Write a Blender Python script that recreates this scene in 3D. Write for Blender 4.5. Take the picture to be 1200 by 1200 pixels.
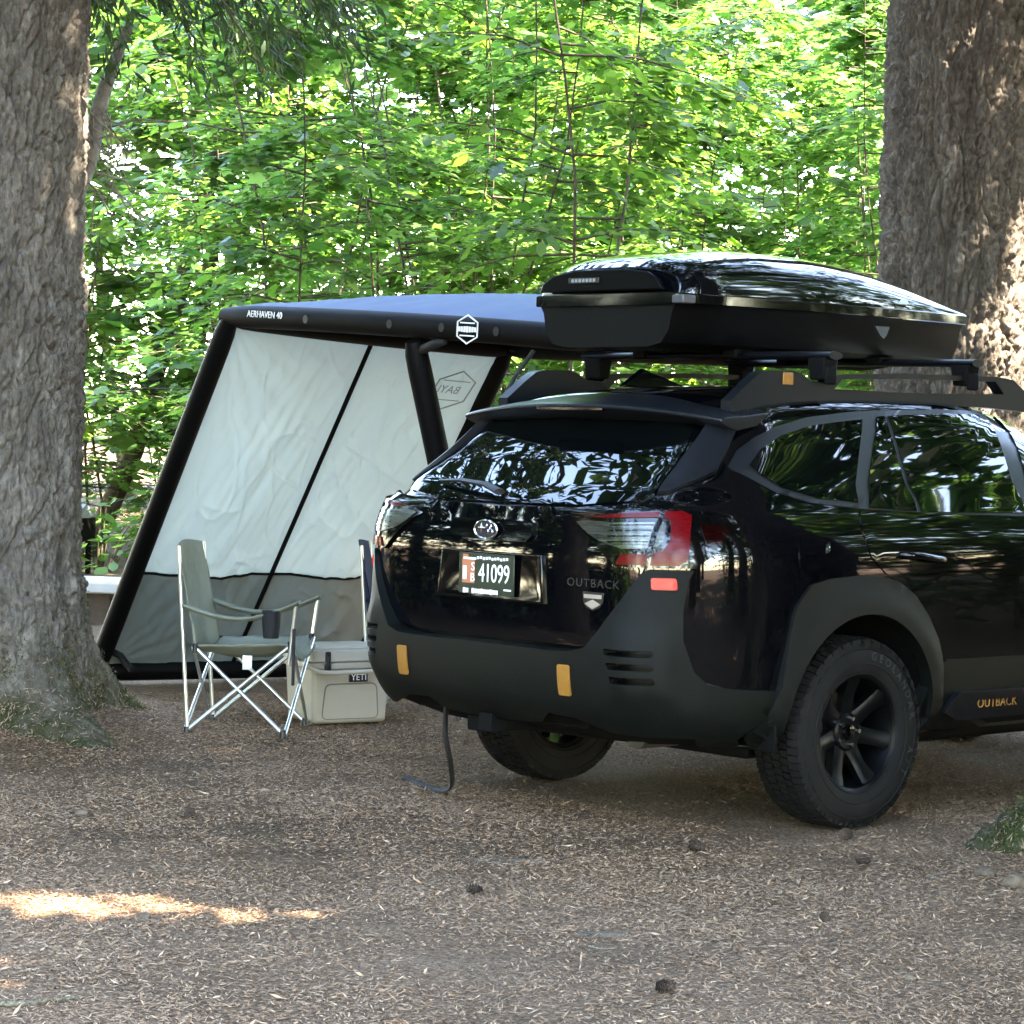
import bpy, bmesh, math, random
import numpy as np
from mathutils import Vector, Matrix, noise, kdtree
from mathutils.geometry import delaunay_2d_cdt

random.seed(7); RNG = np.random.default_rng(7)
for o in list(bpy.data.objects): bpy.data.objects.remove(o)
scene = bpy.context.scene
COL = scene.collection
PI = math.pi

# ------------------------------------------------------------------ camera
CAM = Vector((7.29487, -7.60994, 1.48721))
CR = ((0.67265892, 0.73958473, 0.02333264), (-0.04028, 0.00511274, 0.99917535), (0.73885554, -0.67304405, 0.0332296))
cd = bpy.data.cameras.new('camera'); cam = bpy.data.objects.new('camera', cd); COL.objects.link(cam)
cam.matrix_world = Matrix(((CR[0][0], CR[1][0], CR[2][0], CAM.x), (CR[0][1], CR[1][1], CR[2][1], CAM.y), (CR[0][2], CR[1][2], CR[2][2], CAM.z), (0, 0, 0, 1)))
cd.sensor_width = 36; cd.lens = 3100/1200*36; cd.clip_start = .1; cd.clip_end = 600
scene.camera = cam
# ------------------------------------------------------------------ sky, sun, exposure
SUN_EL = math.radians(54); SUN_AZ = math.radians(25)          # azimuth counted from +x towards +y
SUN = Vector((math.cos(SUN_EL)*math.cos(SUN_AZ), math.cos(SUN_EL)*math.sin(SUN_AZ), math.sin(SUN_EL)))
w = bpy.data.worlds.new('World'); scene.world = w; w.use_nodes = True
nt = w.node_tree; nt.nodes.clear()
sky = nt.nodes.new('ShaderNodeTexSky'); sky.sky_type = 'NISHITA'; sky.sun_disc = False
sky.sun_elevation = SUN_EL; sky.sun_rotation = math.atan2(SUN.x, SUN.y); sky.air_density = 1.0; sky.dust_density = .4; sky.ozone_density = 1.2
bgn = nt.nodes.new('ShaderNodeBackground'); bgn.inputs[1].default_value = .15
wo = nt.nodes.new('ShaderNodeOutputWorld'); nt.links.new(sky.outputs[0], bgn.inputs[0]); nt.links.new(bgn.outputs[0], wo.inputs[0])
sl = bpy.data.lights.new('sun', 'SUN'); sl.energy = 3.0; sl.angle = math.radians(.53); sl.color = (1, .95, .86)
so = bpy.data.objects.new('sun', sl); COL.objects.link(so); so.rotation_euler = (-SUN).to_track_quat('-Z', 'Y').to_euler(); so.location = (6, 6, 14)
scene.view_settings.view_transform = 'Standard'; scene.view_settings.look = 'None'
scene.view_settings.exposure = 4.95; scene.view_settings.gamma = 1
scene.view_settings.use_white_balance = True; scene.view_settings.white_balance_temperature = 7600; scene.view_settings.white_balance_tint = 12   # camera set to 'shade'
scene.render.engine = 'CYCLES'
scene.cycles.max_bounces = 5; scene.cycles.diffuse_bounces = 3; scene.cycles.glossy_bounces = 3; scene.cycles.transmission_bounces = 4
scene.render.resolution_x = 1024; scene.render.resolution_y = 1024

# ------------------------------------------------------------------ helpers
def tag(o, label=None, cat=None, group=None, kind=None):
    if label: o['label'] = label
    if cat: o['category'] = cat
    if group: o['group'] = group
    if kind: o['kind'] = kind
    return o
def thing(name, label, cat, loc=(0, 0, 0), rz=0, group=None):
    o = bpy.data.objects.new(name, None); COL.objects.link(o); o.empty_display_size = .2
    o.location = loc; o.rotation_euler = (0, 0, rz)
    return tag(o, label, cat, group)
def link(name, me, mat=None, parent=None):
    o = bpy.data.objects.new(name, me); COL.objects.link(o)
    if mat is not None and not me.materials: me.materials.append(mat)
    if parent is not None: o.parent = parent
    return o
def npmesh(name, V, F, smooth=False):
    """V (n,3); F (m,k) polygons of equal size"""
    V = np.asarray(V, np.float32); F = np.asarray(F, np.int32); k = F.shape[1]
    me = bpy.data.meshes.new(name)
    me.vertices.add(len(V)); me.vertices.foreach_set('co', V.ravel())
    me.loops.add(F.size); me.loops.foreach_set('vertex_index', F.ravel())
    me.polygons.add(len(F)); me.polygons.foreach_set('loop_start', np.arange(0, F.size, k, dtype=np.int32))
    me.polygons.foreach_set('loop_total', np.full(len(F), k, np.int32))
    if smooth: me.polygons.foreach_set('use_smooth', np.ones(len(F), bool))
    me.update(calc_edges=True); me.validate()
    return me
def bm_obj(name, bm, mat, parent=None, smooth=True, angle=40, bevel=0, seg=2):
    me = bpy.data.meshes.new(name); bmesh.ops.recalc_face_normals(bm, faces=bm.faces[:]); bm.to_mesh(me); bm.free()
    o = link(name, me, mat, parent)
    if smooth:
        me.polygons.foreach_set('use_smooth', np.ones(len(me.polygons), bool))
        me.set_sharp_from_angle(angle=math.radians(angle))
    if bevel:
        b = o.modifiers.new('bevel', 'BEVEL'); b.width = bevel; b.segments = seg; b.limit_method = 'ANGLE'; b.angle_limit = math.radians(angle)
    return o
def box(bm, c, s, M=None, taper=1.0):
    """box centre c, full size s; taper scales the bottom in x,y"""
    vs = []
    for dz in (-.5, .5):
        t = taper if dz < 0 else 1
        for dx, dy in ((-.5, -.5), (.5, -.5), (.5, .5), (-.5, .5)):
            p = Vector((c[0]+dx*s[0]*t, c[1]+dy*s[1]*t, c[2]+dz*s[2]))
            vs.append(bm.verts.new(M @ p if M else p))
    for f in ((3, 2, 1, 0), (4, 5, 6, 7), (0, 1, 5, 4), (1, 2, 6, 5), (2, 3, 7, 6), (3, 0, 4, 7)):
        bm.faces.new([vs[i] for i in f])
    return bm
def tube(bm, pts, rad, n=10, caps=True, flat=1.0):
    pts = [Vector(p) for p in pts]; rr = rad if hasattr(rad, '__len__') else [rad]*len(pts)
    t0 = (pts[1]-pts[0]).normalized(); up = Vector((0, 0, 1)) if abs(t0.z) < .9 else Vector((1, 0, 0))
    a = t0.cross(up).normalized(); rings = []
    for i, p in enumerate(pts):
        t = (pts[min(i+1, len(pts)-1)]-pts[max(i-1, 0)]).normalized()
        a = (a-t*a.dot(t)).normalized(); b = t.cross(a)
        rings.append([bm.verts.new(p+(a*math.cos(2*PI*k/n)+b*math.sin(2*PI*k/n)*flat)*rr[i]) for k in range(n)])
    for i in range(len(pts)-1):
        for k in range(n):
            bm.faces.new((rings[i][k], rings[i][(k+1) % n], rings[i+1][(k+1) % n], rings[i+1][k]))
    if caps:
        bm.faces.new(rings[0][::-1]); bm.faces.new(rings[-1])
    return bm
def tube_obj(name, pts, rad, mat, parent=None, n=10, flat=1.0):
    return bm_obj(name, tube(bmesh.new(), pts, rad, n, True, flat), mat, parent, angle=60)
def curve_pts(P, n):
    """Catmull-Rom through P"""
    P = [Vector(p) for p in P]; Q = [2*P[0]-P[1]]+P+[2*P[-1]-P[-2]]; out = []
    m = len(P)-1
    for j in range(n+1):
        u = j/n*m; i = min(int(u), m-1); t = u-i; a, b, c, d = Q[i:i+4]
        out.append(.5*((2*b)+(c-a)*t+(2*a-5*b+4*c-d)*t*t+(3*b-a-3*c+d)*t**3))
    return out
def lathe(bm, prof, n=64, axis='x', closed=False):
    """prof: list of (axial, radius)"""
    rings = []
    for a, r in prof:
        rings.append([bm.verts.new((a, r*math.cos(2*PI*k/n), r*math.sin(2*PI*k/n))) for k in range(n)])
    m = len(prof)
    for i in range(m if closed else m-1):
        A, B = rings[i], rings[(i+1) % m]
        for k in range(n): bm.faces.new((A[k], A[(k+1) % n], B[(k+1) % n], B[k]))
    return rings
def prism(bm, poly, t, M=None):
    """poly 2D (a,b) -> vertices (±t/2, a, b)"""
    A = []; B = []
    for a, b in poly:
        p, q = Vector((-t/2, a, b)), Vector((t/2, a, b))
        A.append(bm.verts.new(M @ p if M else p)); B.append(bm.verts.new(M @ q if M else q))
    n = len(poly); bm.faces.new(A[::-1]); bm.faces.new(B)
    for i in range(n): bm.faces.new((A[i], A[(i+1) % n], B[(i+1) % n], B[i]))
    return bm
_dg = None
def text_obj(name, body, size, mat, parent, M, extrude=.001, spacing=1.0, shear=0, sx=1.0):
    cu = bpy.data.curves.new(name, 'FONT'); cu.body = body; cu.size = size; cu.extrude = extrude
    cu.align_x = 'CENTER'; cu.align_y = 'CENTER'; cu.space_character = spacing; cu.shear = shear; cu.resolution_u = 3
    t = bpy.data.objects.new('tmp', cu); COL.objects.link(t)
    dg = bpy.context.evaluated_depsgraph_get(); dg.update()
    me = bpy.data.meshes.new_from_object(t.evaluated_get(dg)); bpy.data.objects.remove(t)
    me.name = name; me.materials.clear()
    me.transform(M @ Matrix.Diagonal((sx, 1, 1, 1)))
    if (M.to_3x3().determinant()*sx) < 0: me.flip_normals()
    return link(name, me, mat, parent)
def frame(o, x, y, z):
    """matrix with columns x,y,z at origin o"""
    return Matrix(((x[0], y[0], z[0], o[0]), (x[1], y[1], z[1], o[1]), (x[2], y[2], z[2], o[2]), (0, 0, 0, 1)))
def copy_tree(o, parent=None):
    c = o.copy(); COL.objects.link(c); c.parent = parent
    for ch in o.children: copy_tree(ch, c)
    return c

# ------------------------------------------------------------------ materials
def nodes(name):
    m = bpy.data.materials.new(name); m.use_nodes = True; t = m.node_tree; t.nodes.clear()
    out = t.nodes.new('ShaderNodeOutputMaterial')
    return m, t, out
def mat(name, col, rough=.5, metal=0., spec=.5, coat=0., col2=None, nscale=8., bump=0., bscale=60., detail=5, sheen=0., rvar=0., stretch=None):
    m, t, out = nodes(name); p = t.nodes.new('ShaderNodeBsdfPrincipled'); t.links.new(p.outputs[0], out.inputs[0])
    p.inputs['Base Color'].default_value = (*col, 1); p.inputs['Roughness'].default_value = rough; p.inputs['Metallic'].default_value = metal
    p.inputs['Specular IOR Level'].default_value = spec; p.inputs['Coat Weight'].default_value = coat; p.inputs['Coat Roughness'].default_value = .03
    p.inputs['Sheen Weight'].default_value = sheen
    tc = t.nodes.new('ShaderNodeTexCoord'); src = tc.outputs['Object']
    if stretch:
        mp = t.nodes.new('ShaderNodeMapping'); mp.inputs['Scale'].default_value = stretch; t.links.new(src, mp.inputs[0]); src = mp.outputs[0]
    if col2 or rvar:
        n = t.nodes.new('ShaderNodeTexNoise'); n.inputs['Scale'].default_value = nscale; n.inputs['Detail'].default_value = detail; n.inputs['Roughness'].default_value = .65; t.links.new(src, n.inputs[0])
        if col2:
            r = t.nodes.new('ShaderNodeValToRGB'); r.color_ramp.elements[0].position = .35; r.color_ramp.elements[1].position = .68
            r.color_ramp.elements[0].color = (*col, 1); r.color_ramp.elements[1].color = (*col2, 1)
            t.links.new(n.outputs[0], r.inputs[0]); t.links.new(r.outputs[0], p.inputs['Base Color'])
        if rvar:
            mr = t.nodes.new('ShaderNodeMapRange'); mr.inputs[3].default_value = max(0, rough-rvar); mr.inputs[4].default_value = rough+rvar
            t.links.new(n.outputs[0], mr.inputs[0]); t.links.new(mr.outputs[0], p.inputs['Roughness'])
    if bump:
        n2 = t.nodes.new('ShaderNodeTexNoise'); n2.inputs['Scale'].default_value = bscale; n2.inputs['Detail'].default_value = 4; t.links.new(src, n2.inputs[0])
        b = t.nodes.new('ShaderNodeBump'); b.inputs['Strength'].default_value = bump; b.inputs['Distance'].default_value = .01
        t.links.new(n2.outputs[0], b.inputs['Height']); t.links.new(b.outputs[0], p.inputs['Normal'])
    return m
def island_mat(name, cols, rough=.7, transl=0., tcols=None, spec=.3, bump=0):
    """colour varies per loose piece; optional translucency"""
    m, t, out = nodes(name); g = t.nodes.new('ShaderNodeNewGeometry')
    def ramp(cs):
        r = t.nodes.new('ShaderNodeValToRGB'); e = r.color_ramp.elements
        while len(e) < len(cs): e.new(.5)
        for i, c in enumerate(cs): e[i].position = i/(len(cs)-1); e[i].color = (*c, 1)
        t.links.new(g.outputs['Random Per Island'], r.inputs[0]); return r
    r = ramp(cols); p = t.nodes.new('ShaderNodeBsdfPrincipled'); t.links.new(r.outputs[0], p.inputs['Base Color'])
    p.inputs['Roughness'].default_value = rough; p.inputs['Specular IOR Level'].default_value = spec
    if transl:
        tr = t.nodes.new('ShaderNodeBsdfTranslucent'); r2 = ramp(tcols or cols); t.links.new(r2.outputs[0], tr.inputs[0])
        mx = t.nodes.new('ShaderNodeMixShader'); mx.inputs[0].default_value = transl
        t.links.new(p.outputs[0], mx.inputs[1]); t.links.new(tr.outputs[0], mx.inputs[2]); t.links.new(mx.outputs[0], out.inputs[0])
    else: t.links.new(p.outputs[0], out.inputs[0])
    return m
def bark_mat(name, c1, c2, c3, moss=None, moss_h=.8):
    m, t, out = nodes(name); p = t.nodes.new('ShaderNodeBsdfPrincipled'); t.links.new(p.outputs[0], out.inputs[0])
    p.inputs['Roughness'].default_value = .9; p.inputs['Specular IOR Level'].default_value = .15
    tc = t.nodes.new('ShaderNodeTexCoord')
    def nz(scale, st, det=6):
        mp = t.nodes.new('ShaderNodeMapping'); mp.inputs['Scale'].default_value = st; t.links.new(tc.outputs['Object'], mp.inputs[0])
        n = t.nodes.new('ShaderNodeTexNoise'); n.inputs['Scale'].default_value = scale; n.inputs['Detail'].default_value = det; n.inputs['Roughness'].default_value = .7
        t.links.new(mp.outputs[0], n.inputs[0]); return n
    n1 = nz(9, (1, 1, .35)); n2 = nz(45, (1, 1, .5))
    r = t.nodes.new('ShaderNodeValToRGB'); e = r.color_ramp.elements; e.new(.5)
    for i, (q, c) in enumerate(((.32, c1), (.52, c2), (.72, c3))): e[i].position = q; e[i].color = (*c, 1)
    ad = t.nodes.new('ShaderNodeMath'); ad.operation = 'MULTIPLY_ADD'; ad.inputs[1].default_value = .55
    m2 = t.nodes.new('ShaderNodeMath'); m2.operation = 'MULTIPLY'; m2.inputs[1].default_value = .45
    t.links.new(n2.outputs[0], m2.inputs[0]); t.links.new(n1.outputs[0], ad.inputs[0]); t.links.new(m2.outputs[0], ad.inputs[2])
    t.links.new(ad.outputs[0], r.inputs[0]); colout = r.outputs[0]
    if moss:
        sx = t.nodes.new('ShaderNodeSeparateXYZ'); t.links.new(tc.outputs['Object'], sx.inputs[0])
        mr = t.nodes.new('ShaderNodeMapRange'); mr.inputs[1].default_value = moss_h; mr.inputs[2].default_value = moss_h*.25; t.links.new(sx.outputs[2], mr.inputs[0])
        n3 = nz(5, (1, 1, 1), 4); mm = t.nodes.new('ShaderNodeMath'); mm.operation = 'MULTIPLY_ADD'; mm.inputs[1].default_value = 3.2; mm.inputs[2].default_value = -1.75
        t.links.new(n3.outputs[0], mm.inputs[0])
        a2 = t.nodes.new('ShaderNodeMath'); a2.operation = 'ADD'; t.links.new(mm.outputs[0], a2.inputs[0]); t.links.new(mr.outputs[0], a2.inputs[1])
        mu = t.nodes.new('ShaderNodeMath'); mu.operation = 'MULTIPLY'; mu.use_clamp = True; t.links.new(a2.outputs[0], mu.inputs[0]); t.links.new(mr.outputs[0], mu.inputs[1])
        n4 = nz(60, (1, 1, 1), 3); rm = t.nodes.new('ShaderNodeValToRGB'); rm.color_ramp.elements[0].color = (*moss, 1); rm.color_ramp.elements[1].color = (moss[0]*2.4, moss[1]*1.9, moss[2]*2, 1)
        rm.color_ramp.elements[0].position = .35; rm.color_ramp.elements[1].position = .7; t.links.new(n4.outputs[0], rm.inputs[0])
        mx = t.nodes.new('ShaderNodeMix'); mx.data_type = 'RGBA'; t.links.new(mu.outputs[0], mx.inputs[0]); t.links.new(colout, mx.inputs[6]); t.links.new(rm.outputs[0], mx.inputs[7]); colout = mx.outputs[2]
    t.links.new(colout, p.inputs['Base Color'])
    nb = nz(70, (1, 1, .4), 6); b = t.nodes.new('ShaderNodeBump'); b.inputs['Strength'].default_value = 1.0; b.inputs['Distance'].default_value = .03
    t.links.new(nb.outputs[0], b.inputs['Height']); t.links.new(b.outputs[0], p.inputs['Normal'])
    return m
def leaf_set(k, s=1.0):
    a = [(.03, .075, .018), (.045, .115, .025), (.07, .15, .035), (.10, .17, .055)]
    b = [(.07, .20, .03), (.12, .29, .045), (.19, .38, .065), (.30, .47, .11)]
    return island_mat(k, [tuple(v*s for v in c) for c in a], .36, .5, [tuple(v*s for v in c) for c in b], .6)
MT = {}
MT['leaf'] = leaf_set('maple_leaf')
MT['leaf_far'] = leaf_set('far_leaf', .9)
MT['needle'] = island_mat('fir_needle', [(.016, .035, .012), (.03, .06, .02), (.045, .08, .03)], .6, .2, [(.04, .09, .02), (.08, .14, .03)], .3)
MT['fern'] = island_mat('ground_plant_leaf', [(.04, .10, .02), (.07, .17, .03), (.10, .2, .05)], .5, .4, [(.12, .3, .03), (.2, .4, .05)], .4)
MT['dead_leaf'] = island_mat('dead_twig', [(.2, .13, .08), (.35, .25, .16), (.12, .08, .05)], .8)
MT['stem'] = mat('sapling_bark', (.05, .04, .028), .85, col2=(.12, .1, .07), nscale=20, spec=.2)
MT['bark'] = bark_mat('fir_bark', (.055, .046, .037), (.17, .15, .125), (.40, .37, .32), (.028, .034, .012), .6)
MT['bark_r'] = bark_mat('fir_bark_brown', (.06, .049, .039), (.18, .152, .125), (.38, .335, .285))
MT['bark_moss'] = bark_mat('mossy_root_bark', (.07, .055, .04), (.13, .11, .085), (.22, .19, .15), (.022, .036, .010), .9)
MT['paint'] = mat('black_paint', (.0010, .0011, .0018), .05, spec=.0, coat=1.0)
MT['gloss'] = mat('gloss_black_plastic', (.0012, .0012, .0015), .06, spec=.5)
MT['glass'] = mat('dark_glass', (.0012, .002, .002), .015, spec=.45)
MT['clad'] = mat('charcoal_plastic', (.0022, .0034, .0028), .45, spec=.13, col2=(.0038, .0048, .0041), bump=.3, bscale=420, rvar=.06, nscale=6)
MT['satin'] = mat('satin_black_trim', (.0045, .0052, .0068), .33, spec=.32)
MT['dark'] = mat('underbody_black', (.003, .003, .003), .8, spec=.1)
MT['rubber'] = mat('tyre_rubber', (.0038, .004, .004), .72, spec=.16, col2=(.008, .0075, .007), nscale=14)
MT['tread'] = mat('tyre_tread', (.02, .019, .017), .8, spec=.25, col2=(.045, .04, .033), nscale=10)
MT['rim'] = mat('black_alloy', (.0015, .0018, .0022), .34, spec=.14)
MT['chrome'] = mat('chrome', (.75, .76, .77), .12, metal=1)
MT['steel'] = mat('dull_steel', (.12, .11, .10), .45, metal=.8)
MT['gold'] = mat('copper_plastic', (.23, .10, .016), .4, col2=(.27, .13, .025), nscale=60)
MT['red'] = mat('red_lens', (.055, .001, .002), .16, spec=.2, col2=(.11, .002, .0035), nscale=45, stretch=(1, 1, 5))
MT['reflector'] = mat('bright_red_reflector', (.45, .006, .008), .2, spec=.3)
MT['darkred'] = mat('smoked_red_lens', (.006, .0005, .0006), .08, spec=.5)
MT['clear'] = mat('silver_lens', (.16, .165, .145), .18, metal=.8, col2=(.04, .042, .038), nscale=14, stretch=(.6, .6, 9))
MT['rail'] = mat('grey_rail', (.0045, .0055, .007), .36, spec=.25)
MT['white'] = mat('white_print', (.75, .76, .74), .5)
MT['plate'] = mat('dark_green_plate', (.008, .02, .012), .3)
MT['orange'] = mat('orange_print', (.4, .14, .07), .4)
MT['grey_print'] = mat('grey_print', (.22, .24, .24), .5)
MT['badge'] = mat('dark_badge', (.025, .022, .02), .3, metal=.3)
MT['box_lid'] = mat('gloss_black_box', (.0012, .0015, .0025), .06, spec=.15, coat=1.0)
MT['box_base'] = mat('black_textured_plastic', (.0012, .0012, .0014), .45, spec=.12, bump=.15, bscale=500)
MT['tubefab'] = mat('black_tube_fabric', (.0022, .0021, .0023), .6, spec=.1, sheen=.0, bump=.1, bscale=300)
MT['wall'] = mat('pale_tent_fabric', (.47, .53, .50), .7, spec=.2, col2=(.53, .59, .56), nscale=3)
MT['wall_low'] = mat('grey_tent_fabric', (.13, .165, .16), .7, spec=.2, col2=(.16, .20, .195), nscale=3)
def cloth_mat(name, c, tr):
    m, t, out = nodes(name); p = t.nodes.new('ShaderNodeBsdfPrincipled'); p.inputs['Base Color'].default_value = (*c, 1); p.inputs['Roughness'].default_value = .6; p.inputs['Specular IOR Level'].default_value = .25
    q = t.nodes.new('ShaderNodeBsdfTranslucent'); q.inputs[0].default_value = (*c, 1); mx = t.nodes.new('ShaderNodeMixShader'); mx.inputs[0].default_value = tr
    t.links.new(p.outputs[0], mx.inputs[1]); t.links.new(q.outputs[0], mx.inputs[2]); t.links.new(mx.outputs[0], out.inputs[0]); return m
MT['wall'] = cloth_mat('pale_tent_fabric', (.64, .69, .66), .4); MT['wall_low'] = cloth_mat('grey_tent_fabric', (.20, .24, .235), .06)
MT['rooffab'] = mat('pale_roof_fabric', (.10, .14, .27), .6, spec=.2)  # blue of the sky is mixed into the fabric colour
MT['chairfab'] = mat('sage_green_fabric', (.17, .185, .145), .85, spec=.2, col2=(.22, .24, .19), nscale=6, bump=.2, bscale=400)
MT['navyfab'] = mat('navy_fabric', (.005, .008, .028), .85, spec=.2)
MT['alu'] = mat('chair_tube', (.55, .58, .57), .3, metal=.85)
MT['mesh'] = mat('black_mesh_fabric', (.005, .005, .006), .8)
MT['tan'] = mat('tan_cooler_plastic', (.30, .275, .22), .45, spec=.4, col2=(.33, .305, .25), nscale=4, bump=.06, bscale=500)
MT['tan_lid'] = mat('tan_cooler_lid', (.36, .335, .28), .4, spec=.45)
MT['blackrub'] = mat('black_rubber', (.005, .005, .005), .5)
MT['strap'] = mat('black_webbing', (.003, .003, .003), .7)
MT['concrete'] = mat('concrete', (.42, .43, .43), .55, spec=.5, col2=(.52, .52, .5), nscale=12, bump=.2, bscale=90)
MT['timber'] = mat('dark_timber', (.05, .035, .025), .8, col2=(.09, .06, .045), nscale=10)
MT['stone'] = mat('stone', (.07, .054, .04), .95, spec=.1, col2=(.15, .12, .09), nscale=20, bump=.3, bscale=60)
MT['cone'] = mat('pine_cone', (.022, .013, .008), .85, col2=(.05, .032, .02), nscale=40)
MT['twig'] = mat('dead_wood', (.10, .08, .06), .85, col2=(.22, .19, .15), nscale=25)
MT['lichen'] = mat('lichen_stick', (.06, .045, .03), .95, spec=.1, col2=(.22, .20, .14), nscale=45, bump=.5, bscale=120)

# ------------------------------------------------------------------ ground
FW = np.array((-.7393, .6734)); RT = np.array((.6727, .7396))        # horizontal forward / right of the view
C2 = np.array((CAM.x, CAM.y))
def ud(u, d): return C2+RT*u+FW*d
TREE_L = np.array((-3.60, -1.02)); TREE_R = np.array((-2.62, 4.92)); TREE_N = np.array((2.15, .78))
def gz(x, y):
    x = np.asarray(x, float); y = np.asarray(y, float)
    z = .012*np.sin(1.7*x+.6*y)*np.sin(1.3*y-.4*x)+.006*np.sin(4.3*x-2.1*y)*np.sin(3.7*y+1.1*x)
    flat = np.exp(-((x/1.4)**4+((y-1.2)/2.8)**4))
    z = z*(1-flat)
    dl = (x-TREE_L[0])**2+(y-TREE_L[1])**2; dn = (x-TREE_N[0])**2+(y-TREE_N[1])**2
    z += .15*np.exp(-dl/.65)+.05*np.exp(-dn/.5)
    dd = (x-C2[0])*FW[0]+(y-C2[1])*FW[1]
    z += .35*np.clip((dd-25)/6, 0, 1)**2*(3-2*np.clip((dd-25)/6, 0, 1))
    return z
def G(x, y): return float(gz(x, y))
def axis(a, b, st, lo, hi):
    inner = np.arange(a, b+1e-6, st)
    return np.concatenate([np.linspace(lo, a, 14)[:-1], inner, np.linspace(b, hi, 14)[1:]])
ax_, ay_ = axis(-14, 8, .085, -260, 260), axis(-9, 13, .085, -260, 260)
GX, GY = np.meshgrid(ax_, ay_, indexing='ij'); n0, n1 = GX.shape
GV = np.stack([GX, GY, gz(GX, GY)], -1).reshape(-1, 3)
ii = np.arange(n0*n1).reshape(n0, n1)
GF = np.stack([ii[:-1, :-1], ii[1:, :-1], ii[1:, 1:], ii[:-1, 1:]], -1).reshape(-1, 4)
gme = npmesh('ground', GV, GF, True)
def blob(x, y, cx, cy, r): return np.exp(-((x-cx)**2+(y-cy)**2)/(r*r))
X, Y = GV[:, 0], GV[:, 1]
wob = .25*np.sin(2.1*X+1.3*Y)+.2*np.sin(3.7*Y-1.9*X+1)+.15*np.sin(6.1*X+5.3*Y)
duff = np.clip(1.2*blob(X, Y, -2.5, -.25, 1.15)+1.3*blob(X, Y, -3.6, -1.0, 1.3)+.8*blob(X, Y, -.6, -1.6, 1.1)+.8*blob(X, Y, .6, -1.2, .9)+.9*blob(X, Y, 2.1, .8, .9)+.6*blob(X, Y, -1.5, -3, 1.8)+.3*wob*0.8, 0, 1)
dd_ = (X-C2[0])*FW[0]+(Y-C2[1])*FW[1]
duff = np.clip(duff+np.clip((dd_-24.5)/2, 0, 1), 0, 1)
ca = gme.attributes.new('duff', 'FLOAT', 'POINT'); ca.data.foreach_set('value', duff.astype(np.float32))
m, t, out = nodes('forest_ground'); p = t.nodes.new('ShaderNodeBsdfPrincipled'); t.links.new(p.outputs[0], out.inputs[0]); p.inputs['Roughness'].default_value = .95; p.inputs['Specular IOR Level'].default_value = .15
tc = t.nodes.new('ShaderNodeTexCoord')
def gn(sc, det=5, ro=.65):
    n = t.nodes.new('ShaderNodeTexNoise'); n.inputs['Scale'].default_value = sc; n.inputs['Detail'].default_value = det; n.inputs['Roughness'].default_value = ro; t.links.new(tc.outputs['Object'], n.inputs[0]); return n
def gr(src, stops):
    r = t.nodes.new('ShaderNodeValToRGB'); e = r.color_ramp.elements
    while len(e) < len(stops): e.new(.5)
    for i, (q, c) in enumerate(stops): e[i].position = q; e[i].color = (*c, 1)
    t.links.new(src, r.inputs[0]); return r
nf = gn(70, 6, .75); nm = gn(6, 5); nl = gn(1.3, 4)
vor = t.nodes.new('ShaderNodeTexVoronoi'); vor.inputs['Scale'].default_value = 75; t.links.new(tc.outputs['Object'], vor.inputs[0])
gravel = gr(nf.outputs[0], ((.3, (.075, .046, .028)), (.5, (.215, .14, .09)), (.68, (.43, .305, .21))))
dufc = gr(nf.outputs[0], ((.3, (.035, .021, .012)), (.5, (.11, .07, .04)), (.68, (.28, .185, .11))))
at = t.nodes.new('ShaderNodeAttribute'); at.attribute_name = 'duff'
adm = t.nodes.new('ShaderNodeMath'); adm.operation = 'MULTIPLY_ADD'; adm.inputs[1].default_value = 1.2; adm.inputs[2].default_value = -.6; t.links.new(nm.outputs[0], adm.inputs[0])
ad2 = t.nodes.new('ShaderNodeMath'); ad2.operation = 'ADD'; ad2.use_clamp = True; t.links.new(adm.outputs[0], ad2.inputs[0]); t.links.new(at.outputs['Fac'], ad2.inputs[1])
mx = t.nodes.new('ShaderNodeMix'); mx.data_type = 'RGBA'; t.links.new(ad2.outputs[0], mx.inputs[0]); t.links.new(gravel.outputs[0], mx.inputs[6]); t.links.new(dufc.outputs[0], mx.inputs[7])
bl = gr(nl.outputs[0], ((.35, (.75, .74, .72)), (.65, (1.1, 1.1, 1.1))))
mu = t.nodes.new('ShaderNodeMix'); mu.data_type = 'RGBA'; mu.blend_type = 'MULTIPLY'; mu.inputs[0].default_value = 1; t.links.new(mx.outputs[2], mu.inputs[6]); t.links.new(bl.outputs[0], mu.inputs[7])
t.links.new(mu.outputs[2], p.inputs['Base Color'])
bh = t.nodes.new('ShaderNodeMath'); bh.operation = 'ADD'; t.links.new(nf.outputs[0], bh.inputs[0]); t.links.new(vor.outputs['Distance'], bh.inputs[1])
bu = t.nodes.new('ShaderNodeBump'); bu.inputs['Strength'].default_value = 1.0; bu.inputs['Distance'].default_value = .02; t.links.new(bh.outputs[0], bu.inputs['Height']); t.links.new(bu.outputs[0], p.inputs['Normal'])
MT['ground'] = m
gro = link('ground', gme, MT['ground']); gro['kind'] = 'structure'

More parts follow.
